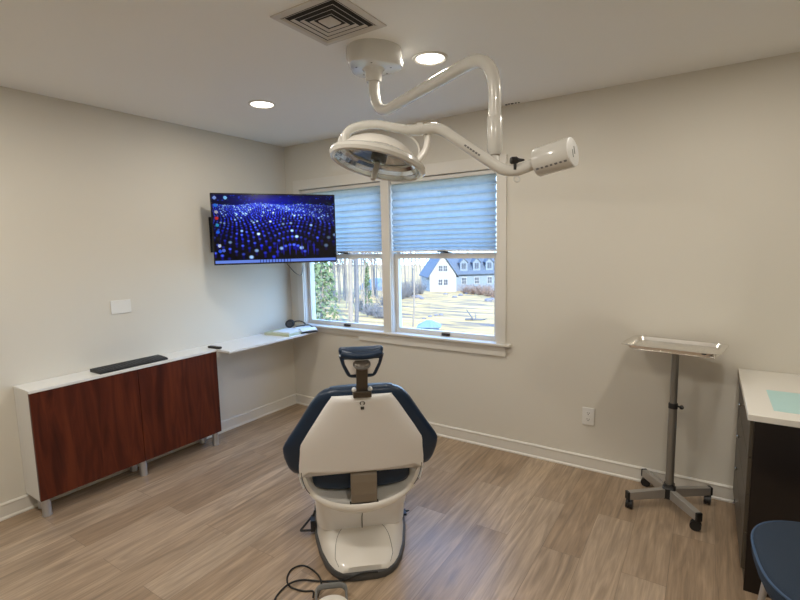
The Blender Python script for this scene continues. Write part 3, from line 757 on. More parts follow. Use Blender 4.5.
# backrest : lean
def lean(z): return .005 - (z - .53) * .36
out_w = [(.520, .280), (.53, .300), (.55, .316), (.60, .332), (.64, .338), (.67, .337), (.70, .322), (.74, .294), (.80, .256), (.86, .220), (.89, .200), (.915, .178), (.93, .155), (.938, .13)]
b = BM(); L = []
zs = [.521, .524, .530, .54, .56, .58, .62, .65, .67, .69, .72, .76, .80, .84, .88, .90, .917, .930, .938, .942]
for k, z in enumerate(zs):
    w = interp(out_w, z); end = min(1, (z - .518) / .03, (.947 - z) / .045); end = max(.1, end)
    th = .050 * math.sqrt(max(.02, 1 - (1 - end) ** 2)); 
    yy = lean(z) + .062
    L.append([V((x, y + .028 * (abs(x) / .33) ** 2 * -1, z)) for x, y, _ in sup((0, yy, 0), w, th, 3.2, 64)])
loft(b, L); chair_obj('back_cushion', b, M['navy'], ang=80)
# shell
sh_w = [(.500, .268), (.54, .275), (.58, .277), (.62, .278), (.66, .277), (.685, .272), (.72, .248), (.76, .222), (.80, .196), (.84, .171), (.88, .146), (.91, .124)]
b = BM(); L = []
zs = [.537, .540, .546, .555, .57, .60, .64, .67, .69, .72, .76, .80, .84, .87, .890, .902, .911, .914]
for k, z in enumerate(zs):
    w = interp(sh_w, z); top = max(0, (z - .895) / .03)
    e0 = min(1, (z - .533) / .014, (.919 - z) / .02); th = .034 * math.sqrt(max(.03, 1 - (1 - max(.02, e0)) ** 2))
    loop = []
    for x, y, _ in sup((0, 0, 0), w, 1, 2.6 if z > .55 else 3., 64):
        bul = .010 * (1 - (x / w) ** 2)
        zz = z + (.006 - .010 * (1 - (x / .26) ** 2) - .024 * max(0, (abs(x) - .235) / .03)) * max(0, 1 - (z - .537) / .10)
        yq = lean(z) + .018 + y * th - (bul if y < 0 else 0)
        loop.append(V((x, yq, zz)))
    L.append(loop)
loft(b, L); shell = chair_obj('back_shell', b, M['creamdull'], ang=80)
b = BM()
ys = lean(.87) - .030
zl = .8885; yl = lean(zl) - .0250
add_tube(b, [V((.009 * math.cos(t), yl - (.009 * math.sin(t)) * 0, zl + .007 * math.sin(t))) for t in [R(-60) + R(290) * i / 14 for i in range(15)]], .0022, 6)
zl2 = .8655; add_box(b, -.007, .007, lean(zl2) - .0275, lean(zl2) - .024, zl2 - .006, zl2 + .006)
em = chair_obj('emblem', b, M['logo'], shell, smooth=False); em['label'] = 'small black emblem below the headrest bracket'
for v in em.data.vertices: v.co.y -= .002
# mounting blocks and headrest pillar
b = BM(); ybk = lean(.92) - .028
L = []
for z, w in ((.916, .036), (.922, .037), (.938, .037), (.943, .036)): L.append([V((sx * w, lean(z) + dy, z)) for sx, dy in ((-1, -.036), (1, -.036), (1, .02), (-1, .02))])
loft(b, L); bk = chair_obj('headrest_bracket', b, M['darkmetal'], smooth=False, bevel=.003)
for s in (-1, 1):
    b = BM(); add_lathe(b, [(.008, 0), (.009, .003), (.009, .012), (.006, .015)], (s * .032, lean(.944) - .008, .950), (0, -1, -.2), 16); chair_obj('clamp_screw', b, M['plate'], bk)
b = BM(); L = []
for z in (.92, .95, 1.0, 1.055): L.append([V((sx * .0225, lean(z) - .010 + dy, z)) for sx, dy in ((-1, -.010), (1, -.010), (1, .008), (-1, .008))])
loft(b, L); chair_obj('headrest_post', b, M['darkmetal'], smooth=False, bevel=.003)
yh = lean(1.06)
b = BM(); L = []
hw_ = [(1.002, .050), (1.012, .058), (1.03, .065), (1.06, .076), (1.09, .086), (1.098, .088), (1.109, .088), (1.116, .082)]
for z, w in hw_:
    e0 = min(1, (z - .996) / .02, (1.122 - z) / .022); th = .034 * math.sqrt(max(.05, 1 - (1 - e0) ** 2))
    L.append([V((x, y, z + .008 * (abs(x) / .09) ** 2 * (1 if z > 1.08 else .3))) for x, y, _ in sup((0, yh + .040 - (z - 1.06) * .3, 0), w, th, 3.2, 40)])
loft(b, L); hr = chair_obj('headrest', b, M['navy'], ang=80)
# rolled rim around the back of the headrest
b = BM(); zt_ = lambda z: yh + .010 - (z - 1.06) * .3
rim = [V((-.078, zt_(1.098) - .002, 1.099)), V((-.068, zt_(1.06), 1.058)), V((-.048, zt_(1.01), 1.010)), V((0, zt_(1.006), 1.006)), V((.048, zt_(1.01), 1.010)), V((.068, zt_(1.06), 1.058)), V((.078, zt_(1.098) - .002, 1.099))]
add_tube(b, smooth_path(rim, .012, 4), .0105, 12); chair_obj('headrest_side_roll', b, M['navy'], hr)
b = BM(); add_tube(b, catmull([V((-.078, zt_(1.10), 1.103)), V((-.04, zt_(1.09) - .005, 1.094)), V((0, zt_(1.09) - .006, 1.092)), V((.04, zt_(1.09) - .005, 1.094)), V((.078, zt_(1.10), 1.103))], 6), [.012] + [.017] * 23 + [.012] if False else .0150, 16); chair_obj('headrest_top_roll', b, M['navy'], hr)
b = BM(); loft(b, [[V((x, zt_(z) - .004 - dy, z)) for x, z in ((-.044, 1.014), (.044, 1.014), (.066, 1.062), (.069, 1.080), (-.069, 1.080), (-.066, 1.062))] for dy in (0, .008)]); chair_obj('headrest_back_plate', b, M['creamdull'], hr, smooth=False, bevel=.003)
b = BM(); add_lathe(b, [(.022, .0), (.030, .004), (.0335, .012), (.0335, .018), (.028, .024), (.024, .026)], (0, yh - .004, 1.048), (0, -.35, 1), 32); kn = chair_obj('headrest_knob', b, M['darkmetal'], hr)
b = BM(); add_lathe(b, [(.0335, .0), (.0345, .002), (.0345, .006), (.0335, .008)], (0, yh - .004 - .004, 1.056), (0, -.35, 1), 32); chair_obj('knob_ring', b, M['greyhandle'], kn)
# taupe strap bracket from the shell to the tub
b = BM(); L = []
for z, y in ((.372, .012), (.378, .008), (.42, -.005), (.48, -.012), (.515, -.012), (.525, .0)): L.append([V((sx * .058 + .004, y + dy, z)) for sx, dy in ((-1, 0), (1, 0), (1, .02), (-1, .02))])
loft(b, L); br = chair_obj('rear_bracket', b, M['taupe'], smooth=False, bevel=.002)
b = BM(); add_box(b, -.060, .068, .008, .03, .366, .373); chair_obj('bracket_gap', b, M['slot'], br, smooth=False)
# side foot switches on the base
b = BM(); add_tube(b, smooth_path([V((-.240, .46, .10)), V((-.245, .45, .085)), V((-.318, .40, .028)), V((-.245, .40, .024)), V((-.240, .42, .05))], .008, 4), .006, 8); add_box(b, -.262, -.238, .39, .45, .02, .08); chair_obj('foot_switch', b, M['black'], smooth=False, bevel=.004)
b = BM(); add_box(b, .240, .256, .42, .47, .040, .052); add_cyl(b, (.25, .45, .048), (.276, .45, .050), .007, .003, 10); chair_obj('foot_switch', b, M['black'], smooth=False)

# ------------------------------------------------------------ foot control + cable
fp = thing('foot_control', 'cream dental foot pedal with grey loop handle behind the chair', 'foot pedal', (2.100, -1.875, 0), R(40))
b = BM(); add_lathe(b, [(.088, 0), (.090, .006), (.086, .016), (.070, .024)], n=40); obj('pedal_base', b, M['greyrub'], fp)
b = BM(); add_lathe(b, [(.074, .022), (.078, .028), (.075, .040), (.050, .048), (.02, .050)], n=40); obj('pedal_disc', b, M['cream'], fp)
b = BM(); band(b, smooth_path([V((-.066, .03, .012)), V((-.066, .118, .050)), V((.062, .118, .050)), V((.062, .03, .012))], .035, 8), .024, .011, (0, .5, 1)); obj('loop_handle', b, M['greyhandle'], fp)
b = BM()
def fl(x, y, z=.0045): return V((x, y, z))
cp = [(2.137,-1.598,.040),(2.081,-1.644,.040),(2.028,-1.690,.018),(2.005,-1.690,.006),(1.988,-1.704,.0045),(1.920,-1.750,.006),(1.851,-1.788,.010),(1.819,-1.837,.012),(1.813,-1.892,.0045),(1.836,-1.947,.0045),(1.90,-2.01,.0045),(1.99,-2.035,.0045),(2.10,-2.01,.0045),(2.15,-1.95,.0045)]
add_tube(b, catmull(cp, 8), .0042, 8)
tag(obj('power_cable', b, M['rubber']), 'black cable running from the chair base across the plank floor', 'cable')
b = BM(); cp = [(1.985,-1.835,.012),(1.931,-1.754,.013),(1.848,-1.712,.0045),(1.776,-1.711,.0045),(1.749,-1.756,.0045),(1.774,-1.812,.0045),(1.826,-1.844,.0045),(1.896,-1.834,.0045),(1.935,-1.812,.0045),(1.968,-1.845,.012)]
add_tube(b, catmull(cp, 8), .0038, 8)
tag(obj('pedal_cable', b, M['rubber']), 'black cable curled in a loop beside the foot pedal', 'cable')

# ------------------------------------------------------------ instrument stand
st = thing('instrument_stand', 'grey wheeled instrument stand with four silver legs by the wall', 'stand', (3.207, -.235, 0))
b = BM(); add_lathe(b, [(.0215, .07), (.0215, .60)], n=28); add_lathe(b, [(.0185, .60), (.0185, .905)], n=28); obj('pole', b, M['pole'], st)
b = BM(); add_lathe(b, [(.0235, .580), (.0235, .606), (.0215, .610)], n=28); cl = obj('height_collar', b, M['black'], st)
b = BM(); add_cyl(b, (.02, 0, .594), (.036, -.008, .594), .005, n=10); add_lathe(b, [(.008, 0), (.012, .004), (.012, .012), (.008, .017)], (.034, -.007, .594), (.9, -.4, 0), 16); obj('locking_knob', b, M['black'], cl)
b = BM(); loft(b, [sup((0, 0, z), r, r, 5, 32) for z, r in ((.050, .026), (.054, .034), (.112, .034), (.116, .030), (.135, .026))]); obj('hub', b, M['black'], st)
for a in (37, 127, 217, 307):
    ca, sa = math.cos(R(a)), math.sin(R(a)); d = V((ca, sa, 0)); s = V((-sa, ca, 0))
    b = BM(); L = []
    for t_, hz_ in ((.030, .027), (.240, .0225)):
        L.append([d * t_ + s * x + V((0, 0, z)) for x, z in ((-.016, .056), (.016, .056), (.016, .056 + 2 * hz_), (-.016, .056 + 2 * hz_))])
    loft(b, L); lg = obj('leg', b, M['standleg'], st, smooth=False, bevel=.003)
    b = BM(); L = [[d * t_ + s * x + V((0, 0, z)) for x, z in ((-.0165, .055), (.0165, .055), (.0165, .102), (-.0165, .102))] for t_ in (.238, .252)]; loft(b, L); obj('leg_end_cap', b, M['black'], lg, smooth=False, bevel=.003)
    b = BM(); c = d * .234; tr = V((math.cos(R(a + 50)), math.sin(R(a + 50)), 0)); ax_ = V((-tr.y, tr.x, 0)); wc = c - tr * .006 + V((0, 0, .0268))
    add_cyl(b, c + V((0, 0, .040)), c + V((0, 0, .064)), .008, n=12)
    for sgn in (-1, 1): add_cyl(b, wc + ax_ * (sgn * .004), wc + ax_ * (sgn * .017), .0265, n=24)
    add_cyl(b, wc - ax_ * .005, wc + ax_ * .005, .019, n=20)
    obj('caster', b, M['black'], st)
b = BM(); # support loop under the tray
add_lathe(b, [(.030, .900), (.030, .906)], n=24)
lp = [V((x, y, .914)) for x, y in ((-.19, -.10), (.19, -.10), (.19, .10), (-.19, .10), (-.19, -.10))]
for v_ in lp: pass
c7, s7 = math.cos(R(-8)), math.sin(R(-8))
rot = lambda p: V((p[0] * c7 - p[1] * s7, p[0] * s7 + p[1] * c7, p[2]))
for a_, b_ in zip(lp, lp[1:]): add_cyl(b, rot(a_), rot(b_), .005, n=8)
add_cyl(b, rot((-.19, 0, .908)), rot((.19, 0, .908)), .006, n=8)
obj('tray_support', b, M['steel'], st)
ty = thing('instrument_tray', 'rectangular stainless steel tray lying on the wheeled stand', 'tray', (3.196, -.212, .9195), R(-8))
b = BM(); loft(b, [sup((0, 0, z), a, c, 14, 48) for a, c, z in ((.240, .158, .021), (.240, .158, .0185), (.213, .143, .0185), (.204, .134, .0), (.203, .133, .0012), (.212, .142, .0195), (.2395, .1575, .0212))], cap=False)
vsA = [v for v in b.verts if abs(v.co.z) < 1e-6]; vsB = [v for v in b.verts if abs(v.co.z - .0012) < 1e-6]
b.faces.new(vsA); b.faces.new(vsB)
obj('tray_pan', b, M['steel'], ty)
b = BM(); add_box(b, .155, .176, -.1575, -.1535, .011, .020); obj('tray_mark', b, M['black'], ty, smooth=False)

# ------------------------------------------------------------ counter at the right
WZ = .790
cb = thing('drawer_cabinet', 'dark brown drawer cabinet under the white worktop', 'cabinet', (3.527, 0, 0))
b = BM(); add_box(b, .004, .60, -.815, -.022, 0, WZ - .028); obj('cabinet_body', b, M['espresso'], cab if False else cb, smooth=False)
pbox('side_panel', cb, .0, .62, -.822, -.815, 0.0, WZ - .028, M['espresso'])
zs = [.09, .26, .43, .595, .755]
for z0, z1 in zip(zs, zs[1:]):
    d_ = pbox('drawer', cb, -.014, .004, -.810, -.030, z0 + .002, z1 - .002, M['drawer'], .001)
    b = BM(); add_lathe(b, [(.004, 0), (.004, .010), (.009, .013), (.010, .017), (.007, .020)], (-.014, -.42, (z0 + z1) / 2 + .03), (-1, 0, 0), 16); obj('knob', b, M['chrome'], d_)
b = BM(); add_box(b, 3.503, 4.17, -.832, -.001, WZ - .028, WZ); wt = obj('worktop', b, M['topwhite'], smooth=False, bevel=.003); tag(wt, 'cream white worktop on the dark drawer cabinet', 'worktop')
b = BM(); add_box(b, 3.596, 3.95, -.735, -.405, WZ + .0002, WZ + .0016); o = obj('teal_sheet', b, M['teal'], smooth=False); tag(o, 'pale teal paper sheet lying on the white worktop', 'paper')
# navy stool chair in the corner of the picture
sc_ = thing('upholstered_chair', 'navy fabric chair seat with piped edge in front of the dark cabinet', 'chair', (3.795, -1.335, 0), R(5))
b = BM(); loft(b, [sup((0, 0, z), a, a * .98, 2.9, 64) for a, z in ((.262, .415), (.276, .422), (.286, .445), (.287, .476), (.284, .486), (.270, .497), (.22, .505), (.14, .510), (.05, .512))]); se = obj('seat', b, M['navycloth'], sc_, ang=70)
b = BM(); pth = sup((0, 0, .484), .2865, .281, 2.9, 64); add_tube(b, pth + [pth[0]], .0042, 8, cap=False); obj('piping', b, M['piping'], se)
b = BM(); loft(b, [sup((0, 0, z), .25, .245, 2.9, 48) for z in (.398, .414)]); obj('seat_pan', b, M['black'], sc_)
for sx in (-1, 1):
    for sy in (-1, 1):
        b = BM(); add_cyl(b, (sx * .20, sy * .20, .399), (sx * .235, sy * .235, .012), .0125, .010, 16); add_lathe(b, [(.014, 0), (.014, .012)], (sx * .236, sy * .236, 0), n=14); obj('leg', b, M['legsilver'], sc_)
b = BM(); L = []
for z, w, th in ((.60, .20, .02), (.61, .225, .03), (.75, .235, .03), (.88, .22, .03), (.90, .19, .02)): L.append([V((x, .255 + (z - .6) * .12 + y, z)) for x, y, _ in sup((0, 0, 0), w, th, 3, 32)])
for v_ in (): pass
for l in L:
    for i, p in enumerate(l): l[i] = V((p.y + .0, p.x, p.z))
loft(b, L); obj('backrest', b, M['navycloth'], sc_, ang=70)
for s in (-1, 1):
    b = BM(); add_cyl(b, (.225, s * .15, .41), (.275, s * .15, .66), .010, n=12); obj('back_support', b, M['legsilver'], sc_)

# ------------------------------------------------------------ outdoors
def gz(y): return -2.4 - .069 * y
M['lawn'] = mat('dry_winter_lawn', (.19, .14, .068), .95, vary=.9, vscale=.28)
def lawn_mat():
    m = mat('dry_winter_lawn', (.2, .15, .07), .95); nt = m.node_tree; b = nt.nodes['Principled BSDF']
    tc = nt.nodes.new('ShaderNodeTexCoord'); mp = nt.nodes.new('ShaderNodeMapping'); mp.inputs['Scale'].default_value = (.10, .42, 1); mp.inputs['Rotation'].default_value = (0, 0, R(-25))
    nt.links.new(tc.outputs['Object'], mp.inputs['Vector'])
    n = nt.nodes.new('ShaderNodeTexNoise'); n.inputs['Scale'].default_value = 1.5; n.inputs['Detail'].default_value = 8; n.inputs['Roughness'].default_value = .7
    nt.links.new(mp.outputs['Vector'], n.inputs['Vector'])
    r = nt.nodes.new('ShaderNodeValToRGB'); e = r.color_ramp.elements
    e[0].position = .40; e[0].color = (.055, .045, .045, 1); e[1].position = .50; e[1].color = (.30, .185, .050, 1)
    k = e.new(.66); k.color = (.40, .28, .10, 1)
    nt.links.new(n.outputs['Fac'], r.inputs['Fac']); nt.links.new(r.outputs['Color'], b.inputs['Base Color']); return m
M['lawn'] = lawn_mat()
M['bark'] = mat('pale_bark', (.17, .15, .13), .9, vary=.25, vscale=3)
M['barkgrey'] = mat('grey_bark', (.09, .095, .11), .9, vary=.25, vscale=3)
M['brush'] = mat('tan_brush', (.14, .095, .075), .95, vary=.3, vscale=3)
M['ivy'] = mat('evergreen_leaf', (.07, .11, .05), .8, vary=.4, vscale=3)
M['stone'] = mat('grey_stone', (.10, .10, .115), .9, vary=.3, vscale=4)
M['siding'] = mat('white_siding', (.24, .25, .25), .8)
M['roof'] = mat('slate_blue_roof', (.045, .065, .095), .8, vary=.2, vscale=4)
M['housewin'] = mat('house_window', (.03, .04, .06), .3)
M['tarp'] = mat('blue_tarp', (.09, .14, .22), .6)
M['sidingblueshade'] = mat('blue_grey_shade_siding', (.11, .145, .19), .8)  # house main block and dormers: blue of the shade put into the colour
b = BM()
nx, ny = 60, 50; G = []
for j in range(ny + 1):
    y = .6 + 260 * (j / ny) ** 1.7; row = []
    for i in range(nx + 1):
        x = -220 + 300 * i / nx
        row.append(b.verts.new((x, y, gz(min(y, 130)) + (.10 * noise.noise(V((x * .15, y * .15, 0)))))))
    G.append(row)
for j in range(ny):
    for i in range(nx): b.faces.new((G[j][i], G[j][i + 1], G[j + 1][i + 1], G[j + 1][i]))
o = struct(obj('ground', b, M['lawn'])); o['label'] = 'pale dry winter lawn outside'

def tree_mesh(seed, hgt, r0, spread=1., depth=5, lean=.0):
    rnd = random.Random(seed); tb = BM(); cr = BM()
    def branch(bm_, p, d, L, r, lvl):
        pts = [p]; rs = [r]; q = p.copy(); dd = d.copy(); n = 4 if lvl == 0 else 3
        for i in range(n):
            dd = (dd + V((rnd.uniform(-1, 1), rnd.uniform(-1, 1), rnd.uniform(-.3, .5))) * (.06 if lvl == 0 else .20)).normalized()
            q = q + dd * (L / n); pts.append(q.copy()); rs.append(r * (1 - .42 * (i + 1) / n))
        add_tube(bm_, pts, rs, 6 if lvl < 2 else 3, cap=False)
        if lvl >= depth: return
        k = 3 if lvl else 5
        for i in range(k):
            t_ = .62 + .36 * (i + rnd.random()) / k if lvl == 0 else .3 + .65 * (i + rnd.random()) / k; idx = min(len(pts) - 2, int(t_ * n)); base = pts[idx].lerp(pts[idx + 1], t_ * n - idx if t_ * n - idx < 1 else .9)
            a = rnd.uniform(0, 2 * PI); out = V((math.cos(a), math.sin(a), 0)); nd = (dd * .75 + out * .75 * spread + V((0, 0, .15))).normalized()
            branch(cr, base, nd, L * rnd.uniform(.42, .62), max(rs[idx] * .5, .012), lvl + 1)
        branch(cr if lvl else bm_, pts[-1], dd, L * .6, rs[-1], lvl + 1)
    branch(tb, V((0, 0, -.2)), V((lean, 0, 1)).normalized(), hgt * .5, r0, 0)
    return tb, cr
def tree(lab, cat, x, y, seed, hgt, r0, m, group=None, rz=0, **k):
    t = thing('bare_tree', lab, cat, (x, y, gz(y)), rz, group); tb, cr = tree_mesh(seed, hgt, r0, **k)
    obj('trunk', tb, m, t); obj('branches', cr, m, t); return t
GW = 'bare trees in the woods beyond the left window'
ta = tree('bare tree in the woods beyond the left window', 'tree', -15.2, 16.2, 3, 18, .17, M['bark'], GW, depth=4)
tb_ = tree('bare tree in the woods beyond the left window', 'tree', -19.5, 20.5, 8, 18, .14, M['barkgrey'], GW, depth=4)
tc_ = tree('bare tree in the woods beyond the left window', 'tree', -13.2, 17.6, 15, 12, .07, M['bark'], GW, depth=4)
rnd = random.Random(5)
CX_, CY_ = 3.335, -3.2
def polar(u, D):   # bearing read off the picture, metres from the viewpoint
    a = math.atan2(472.4, (u - 400)) + .5787; return CX_ + D * math.cos(a), CY_ + D * math.sin(a)
for i, (u, D) in enumerate([(349.3, 30), (355, 31)]):
    x, y = polar(u, D)
    dup((ta, tb_)[i], (x, y, gz(y)), rnd.uniform(0, 6), ('pale thick bare trunk, the brighter of the middle pair in the left window', 'blue grey bare trunk, right one of the middle pair in the left window')[i], None)
for o in list(C.objects):
    if o.get('label', '').startswith(('pale thick bare', 'blue grey bare')) and 'group' in o: del o['group']
for i in range(44):
    u = 308 + 78 * ((i * 0.6180339) % 1); D = 34 + 46 * rnd.random(); x, y = polar(u, D)
    if u > 366 and D < 62: D = 64 + 20 * rnd.random(); x, y = polar(u, D)
    t = dup((ta, tb_, tc_)[i % 3], (x, y, gz(y)), rnd.uniform(0, 6)); s = rnd.uniform(.55, 1.0); t.scale = (s, s, s * 1.1)
x, y = polar(412.5, 32); t = dup(tc_, (x, y, gz(y)), 1.0, 'slender bare tree standing alone on the lawn left of the white house'); del t['group']
GR = 'bare trees around the house'
for i in range(22):
    u = 398 + 105 * ((i * 0.6180339 + .1) % 1); D = 112 + 40 * rnd.random()
    if u < 424 and i % 2: D = 70 + 20 * rnd.random()
    x, y = polar(u, D); t = dup((ta, tb_, tc_)[i % 3], (x, y, gz(min(y, 130))), rnd.uniform(0, 6), 'bare tree behind or beside the white house', GR)
for o_ in (ta, tb_, tc_):   # move the sources into the wood
    u = 300 + rnd.random() * 60; x, y = polar(u, 60); o_.location = (x, y, gz(y))

# leafy evergreens in the left window
def foliage(seed, w, h, n, ls):
    r = random.Random(seed); bm_ = BM()
    for i in range(n):
        t_ = r.random() ** .8; a = r.uniform(0, 2 * PI); rr = w * (1 - t_ * .75) * math.sqrt(r.random()); c = V((rr * math.cos(a), rr * math.sin(a), .3 + h * t_))
        d1 = V((r.uniform(-1, 1), r.uniform(-1, 1), r.uniform(-1, 1))).normalized(); d2 = d1.orthogonal().normalized(); s = ls * r.uniform(.6, 1.4)
        bm_.faces.new([bm_.verts.new(c + d1 * s), bm_.verts.new(c + d2 * s * .5), bm_.verts.new(c - d1 * s), bm_.verts.new(c - d2 * s * .5)])
    return bm_
def evergreen(lab, u, D, w, h, n, ls, seed):
    x, y = polar(u, D); t = thing('evergreen_tree', lab, 'tree', (x, y, gz(y)))
    b = BM(); add_cyl(b, (0, 0, -.2), (0, 0, h * .9), .14, .03, 8); obj('trunk', b, M['bark'], t)
    obj('foliage', foliage(seed, w, h, n, ls), M['ivy'], t, smooth=False)
evergreen('leafy green evergreen at the far left of the left window', 322, 30, 1.1, 9, 1800, .14, 4)
evergreen('smaller leafy evergreen right of the trunks in the left window', 367, 42, .55, 4.2, 420, .12, 6)
# shrubs and stones on the lawn
def shrub(lab, u, D, w, h, n, m, seed, group=None):
    x, y = polar(u, D); r = random.Random(seed); b = BM()
    for i in range(n):
        a = r.uniform(0, 2 * PI); rr = r.random() * w; d = V((math.cos(a) * rr, math.sin(a) * rr, h * r.uniform(.5, 1)))
        add_tube(b, [V((d.x * .25, d.y * .25, -.1)), V((d.x * .7, d.y * .7, d.z * .5)), d], [.030, .022, .008], 3, cap=False)
    for i in range(n * 2):
        a = r.uniform(0, 2 * PI); rr = w * math.sqrt(r.random()); c = V((rr * math.cos(a), rr * math.sin(a), h * r.uniform(.3, 1))); e_ = V((r.uniform(-1, 1), r.uniform(-1, 1), r.uniform(-1, 1))) * .22
        add_tube(b, [c - e_, c + e_], .014, 3, cap=False)
    o = obj('bare_shrub', b, m, loc=(x, y, gz(y))); tag(o, lab, 'shrub', group)
for i, (u, D, w, h) in enumerate([(466, 88, 1.8, 1.7), (473, 86, 1.6, 1.4), (481, 84, 2.0, 1.9), (489, 80, 2.0, 1.8), (497, 76, 2.2, 2.0)]):
    shrub('tan leafless shrub in the row in front of the white house', u, D, w, h, 90, M['brush'], 20 + i, 'tan shrubs in front of the house')
for i, (u, D, w, h) in enumerate([(401, 66, 1.6, 2.2), (407, 70, 1.6, 2.6), (413, 74, 1.8, 2.4), (420, 82, 1.8, 2.6)]):
    shrub('grey brown thicket shrub left of the white house', u, D, w, h, 90, M['barkgrey'], 40 + i, 'thicket left of the house')
for i, (u, D, w, h) in enumerate([(362, 44, 1.0, 1.1), (371, 40, 1.0, .9), (379, 38, 1.2, .9), (384, 52, 1.2, 1.1)]):
    shrub('low dark brush on the ground in the left window', u, D, w, h, 60, M['barkgrey'], 60 + i, 'low brush in the left window')
def rock(lab, u, D, s, seed, group, m=None, flat=.6):
    x, y = polar(u, D); b = BM(); bmesh.ops.create_icosphere(b, subdivisions=2, radius=s)
    for v in b.verts: v.co *= 1 + .35 * noise.noise(v.co * (2 / s) + V((seed, 0, 0))); v.co.z *= flat
    o = obj('field_stone', b, m or M['stone'], loc=(x, y, gz(y) + s * .2)); tag(o, lab, 'stone', group)
for i, (u, v_, s) in enumerate([(414, 300, .45), (418, 301, .6), (422, 302, .35), (446, 297, .4), (455, 300, .4), (461, 298, .45), (467, 296, .35), (489, 303, .55), (493, 302, .5), (424, 322, .16), (430, 320, .18), (436, 318.5, .17), (441, 318, .2), (427, 290, .5), (435, 290, .4)]):
    D = 7 / ((v_ - 250) / 472.)
    for _ in range(6):
        y = polar(u, D)[1]; D = (1.517 - gz(y)) / ((v_ - (248 + (u - 400) * -.021)) / 472.)
    rock('small grey stone lying on the pale lawn', u, D, s, i * 3.1, 'stones scattered on the lawn')
x, y = polar(474, 37); b = BM()
for p, q, r_ in (((-.7, 0, .1), (.9, .2, .15), .09), ((0, 0, .1), (-.5, -.2, .9), .07), ((.2, 0, .1), (.0, .3, .55), .05), ((.5, .1, .1), (1.2, -.2, .3), .04)): add_cyl(b, p, q, r_, r_ * .5, 8)
tag(obj('fallen_branch', b, M['barkgrey'], loc=(x, y, gz(y))), 'forked dark fallen branch on the lawn, right window', 'branch')
# blue covered mound seen in the left window
x, y = polar(378, 96); b = BM()
loft(b, [[V((a * w_, c * .9 * w_, z)) for a, c in ((-2.2, -1), (2.2, -1), (2.2, 1), (-2.2, 1))] for w_, z in ((1.6, 0), (1.62, .9), (1.1, 1.9), (.5, 2.5))])
tag(obj('covered_mound', b, M['tarp'], smooth=False, loc=(x, y, gz(y))), 'blue tarp covered pile at the right of the left window', 'tarp')
# low blue roofed shed close under the right window
x, y = polar(429, 27); sd_ = thing('garden_shed', 'small shed with low pale blue roof at the foot of the right window', 'shed', (x, y, gz(y)), R(25))
pbox('shed_wall', sd_, -.55, .55, -.4, .4, -.3, .62, M['sidingblueshade'])
b = BM(); loft(b, [[V((sx * a, sy * c, z)) for sx, sy in ((-1, -1), (1, -1), (1, 1), (-1, 1))] for a, c, z in ((.68, .52, .60), (.68, .52, .66), (.16, .04, .98))]); obj('shed_roof', b, M['tarp'], sd_, smooth=False)

# house : gabled wing facing the viewer, dormered block to its right
hxp, hyp = polar(443.5, 96); hz0 = gz(hyp) - .2
hs = thing('house', 'white clapboard house with slate roof and dormers across the lawn', 'house', (hxp, hyp, hz0), math.atan2(.458, .889) + R(14))
hw, he, hp_ = 2.75, 3.9, 7.9
b = BM(); loft(b, [[V((x, y, z)) for x, z in ((-hw, -.5), (hw, -.5), (hw, he), (0, hp_ - .15), (-hw, he))] for y in (0, 9)]); obj('gable_wing_wall', b, M['siding'], hs, smooth=False)
b = BM()
sl = (hp_ - he) / hw
for s in (-1, 1):
    loft(b, [[V((s * x, y, z)) for x, z in ((0, hp_), (hw + .5, he - .5 * sl), (hw + .5, he - .5 * sl - .18), (0, hp_ - .2))] for y in (-.45, 9.2)])
obj('gable_wing_roof', b, M['roof'], hs, smooth=False)
def hwin(x, z, w=.85, h=1.2, y=-.05, par=None, nm='window'):
    b = BM(); add_box(b, x - w / 2 - .08, x + w / 2 + .08, y - .02, y + .06, z - h / 2 - .08, z + h / 2 + .08)
    f = obj(nm, b, M['siding'], par or hs, smooth=False)
    b = BM()
    for s in (-1, 1):
        for q in (-1, 1): 
            xx = x + s * w * .26; zz = z + q * h * .255
            add_box(b, xx - w * .22, xx + w * .22, y - .035, y - .021, zz - h * .225, zz + h * .225)
    return f, b
for x, z in ((-.55, 2.1), (.55, 2.1), (-.5, 4.9), (.5, 4.9)):
    f, g = hwin(x, z, .8, 1.15)
    if f.parent == hs: obj('pane', g, M['housewin'], f, smooth=False)
my0 = 3.2; mx1 = 17
b = BM(); add_box(b, hw - .01, mx1, my0, my0 + 6, -.5, 3.5); obj('main_wall', b, M['sidingblueshade'], hs, smooth=False)
b = BM(); loft(b, [[V((x, y, z)) for y, z in ((my0 - .5, 3.4), (my0 + 3, 7.4), (my0 + 6.5, 3.4), (my0 + 6.4, 3.2), (my0 + 3, 7.1), (my0 - .4, 3.2))] for x in (hw - 1.6, mx1 + .4)]); obj('main_roof', b, M['roof'], hs, smooth=False)
for x in (5.3, 8.1, 10.9, 13.7):
    b = BM(); loft(b, [[V((x + a, y, z)) for a, z in ((-.8, 3.9), (.8, 3.9), (.8, 5.9), (0, 6.7), (-.8, 5.9))] for y in (my0 + .1, my0 + 2.6)]); d_ = obj('dormer', b, M['sidingblueshade'], hs, smooth=False)
    b = BM()
    for s in (-1, 1): loft(b, [[V((x + s * a, y, z)) for a, z in ((0, 6.85), (1.0, 5.8), (1.0, 5.65), (0, 6.7))] for y in (my0 - .1, my0 + 2.8)])
    obj('dormer_roof', b, M['roof'], d_, smooth=False)
    b = BM()
    for s in (-1, 1): add_box(b, x + s * .24 - .19, x + s * .24 + .19, my0 + .05, my0 + .09, 4.5, 5.7)
    obj('dormer_window', b, M['housewin'], d_, smooth=False)
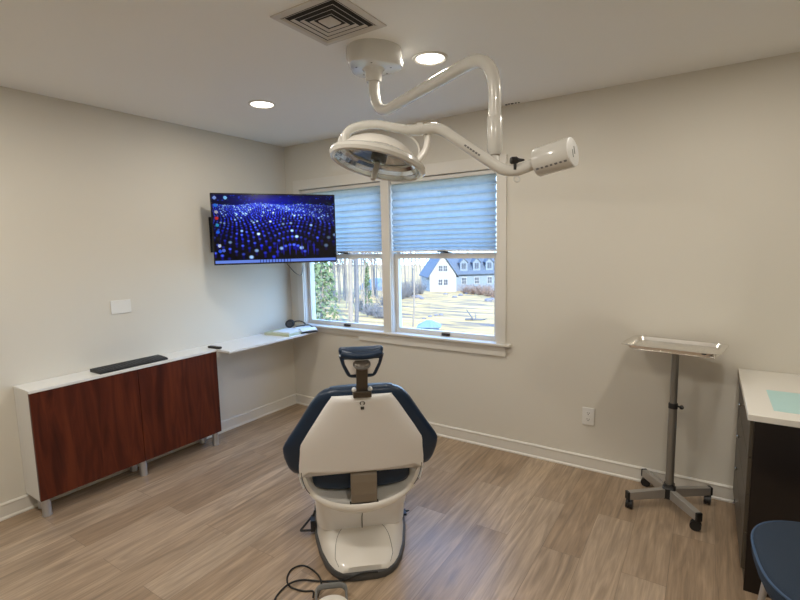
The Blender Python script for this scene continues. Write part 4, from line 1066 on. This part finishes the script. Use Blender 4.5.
for x in (5.3, 8.1, 10.9, 13.7):
    f, g = hwin(x, 2.0, .95, 1.3, my0 - .03); obj('pane', g, M['housewin'], f, smooth=False)

# ------------------------------------------------------------ sky, sun, camera
w = bpy.data.worlds.new('sky'); bpy.context.scene.world = w; w.use_nodes = True; nt = w.node_tree; nt.nodes.clear()
o = nt.nodes.new('ShaderNodeOutputWorld'); bg = nt.nodes.new('ShaderNodeBackground'); tc = nt.nodes.new('ShaderNodeTexCoord')
sx = nt.nodes.new('ShaderNodeSeparateXYZ'); rp = nt.nodes.new('ShaderNodeValToRGB'); nt.links.new(tc.outputs['Generated'], sx.inputs[0]); nt.links.new(sx.outputs['Z'], rp.inputs['Fac'])
e = rp.color_ramp.elements; e[0].position = 0; e[0].color = (.50, .74, 1, 1); e[1].position = .55; e[1].color = (.22, .46, 1, 1)
nt.links.new(rp.outputs['Color'], bg.inputs['Color']); bg.inputs['Strength'].default_value = 7.5; nt.links.new(bg.outputs[0], o.inputs[0])
sn = bpy.data.lights.new('sun', 'SUN'); sn.energy = 14.0; sn.angle = R(.6); sn.color = (1, .90, .72)
so_ = bpy.data.objects.new('sun', sn); C.objects.link(so_); dirn = V((-.62, .62, -.50)).normalized(); so_.rotation_euler = dirn.to_track_quat('-Z', 'Y').to_euler()

cam = bpy.data.cameras.new('camera'); co = bpy.data.objects.new('camera', cam); C.objects.link(co)
cam.sensor_width = 36; cam.lens = 472.434 / 800 * 36; cam.clip_start = .02; cam.clip_end = 600
a, bb, c = 0.57866, -0.11552, -0.021018
Rz = Matrix.Rotation(a, 3, 'Z'); Rx = Matrix.Rotation(PI / 2 + bb, 3, 'X'); Rr = Matrix.Rotation(c, 3, 'Z')
m4 = (Rz @ Rx @ Rr).to_4x4(); m4.translation = V((3.33510, -3.20102, 1.51704)); co.matrix_world = m4
sc = bpy.context.scene; sc.camera = co
sc.view_settings.view_transform = 'Standard'; sc.view_settings.look = 'None'; sc.view_settings.gamma = 1; sc.view_settings.exposure = 0; sc.view_settings.use_curve_mapping = False
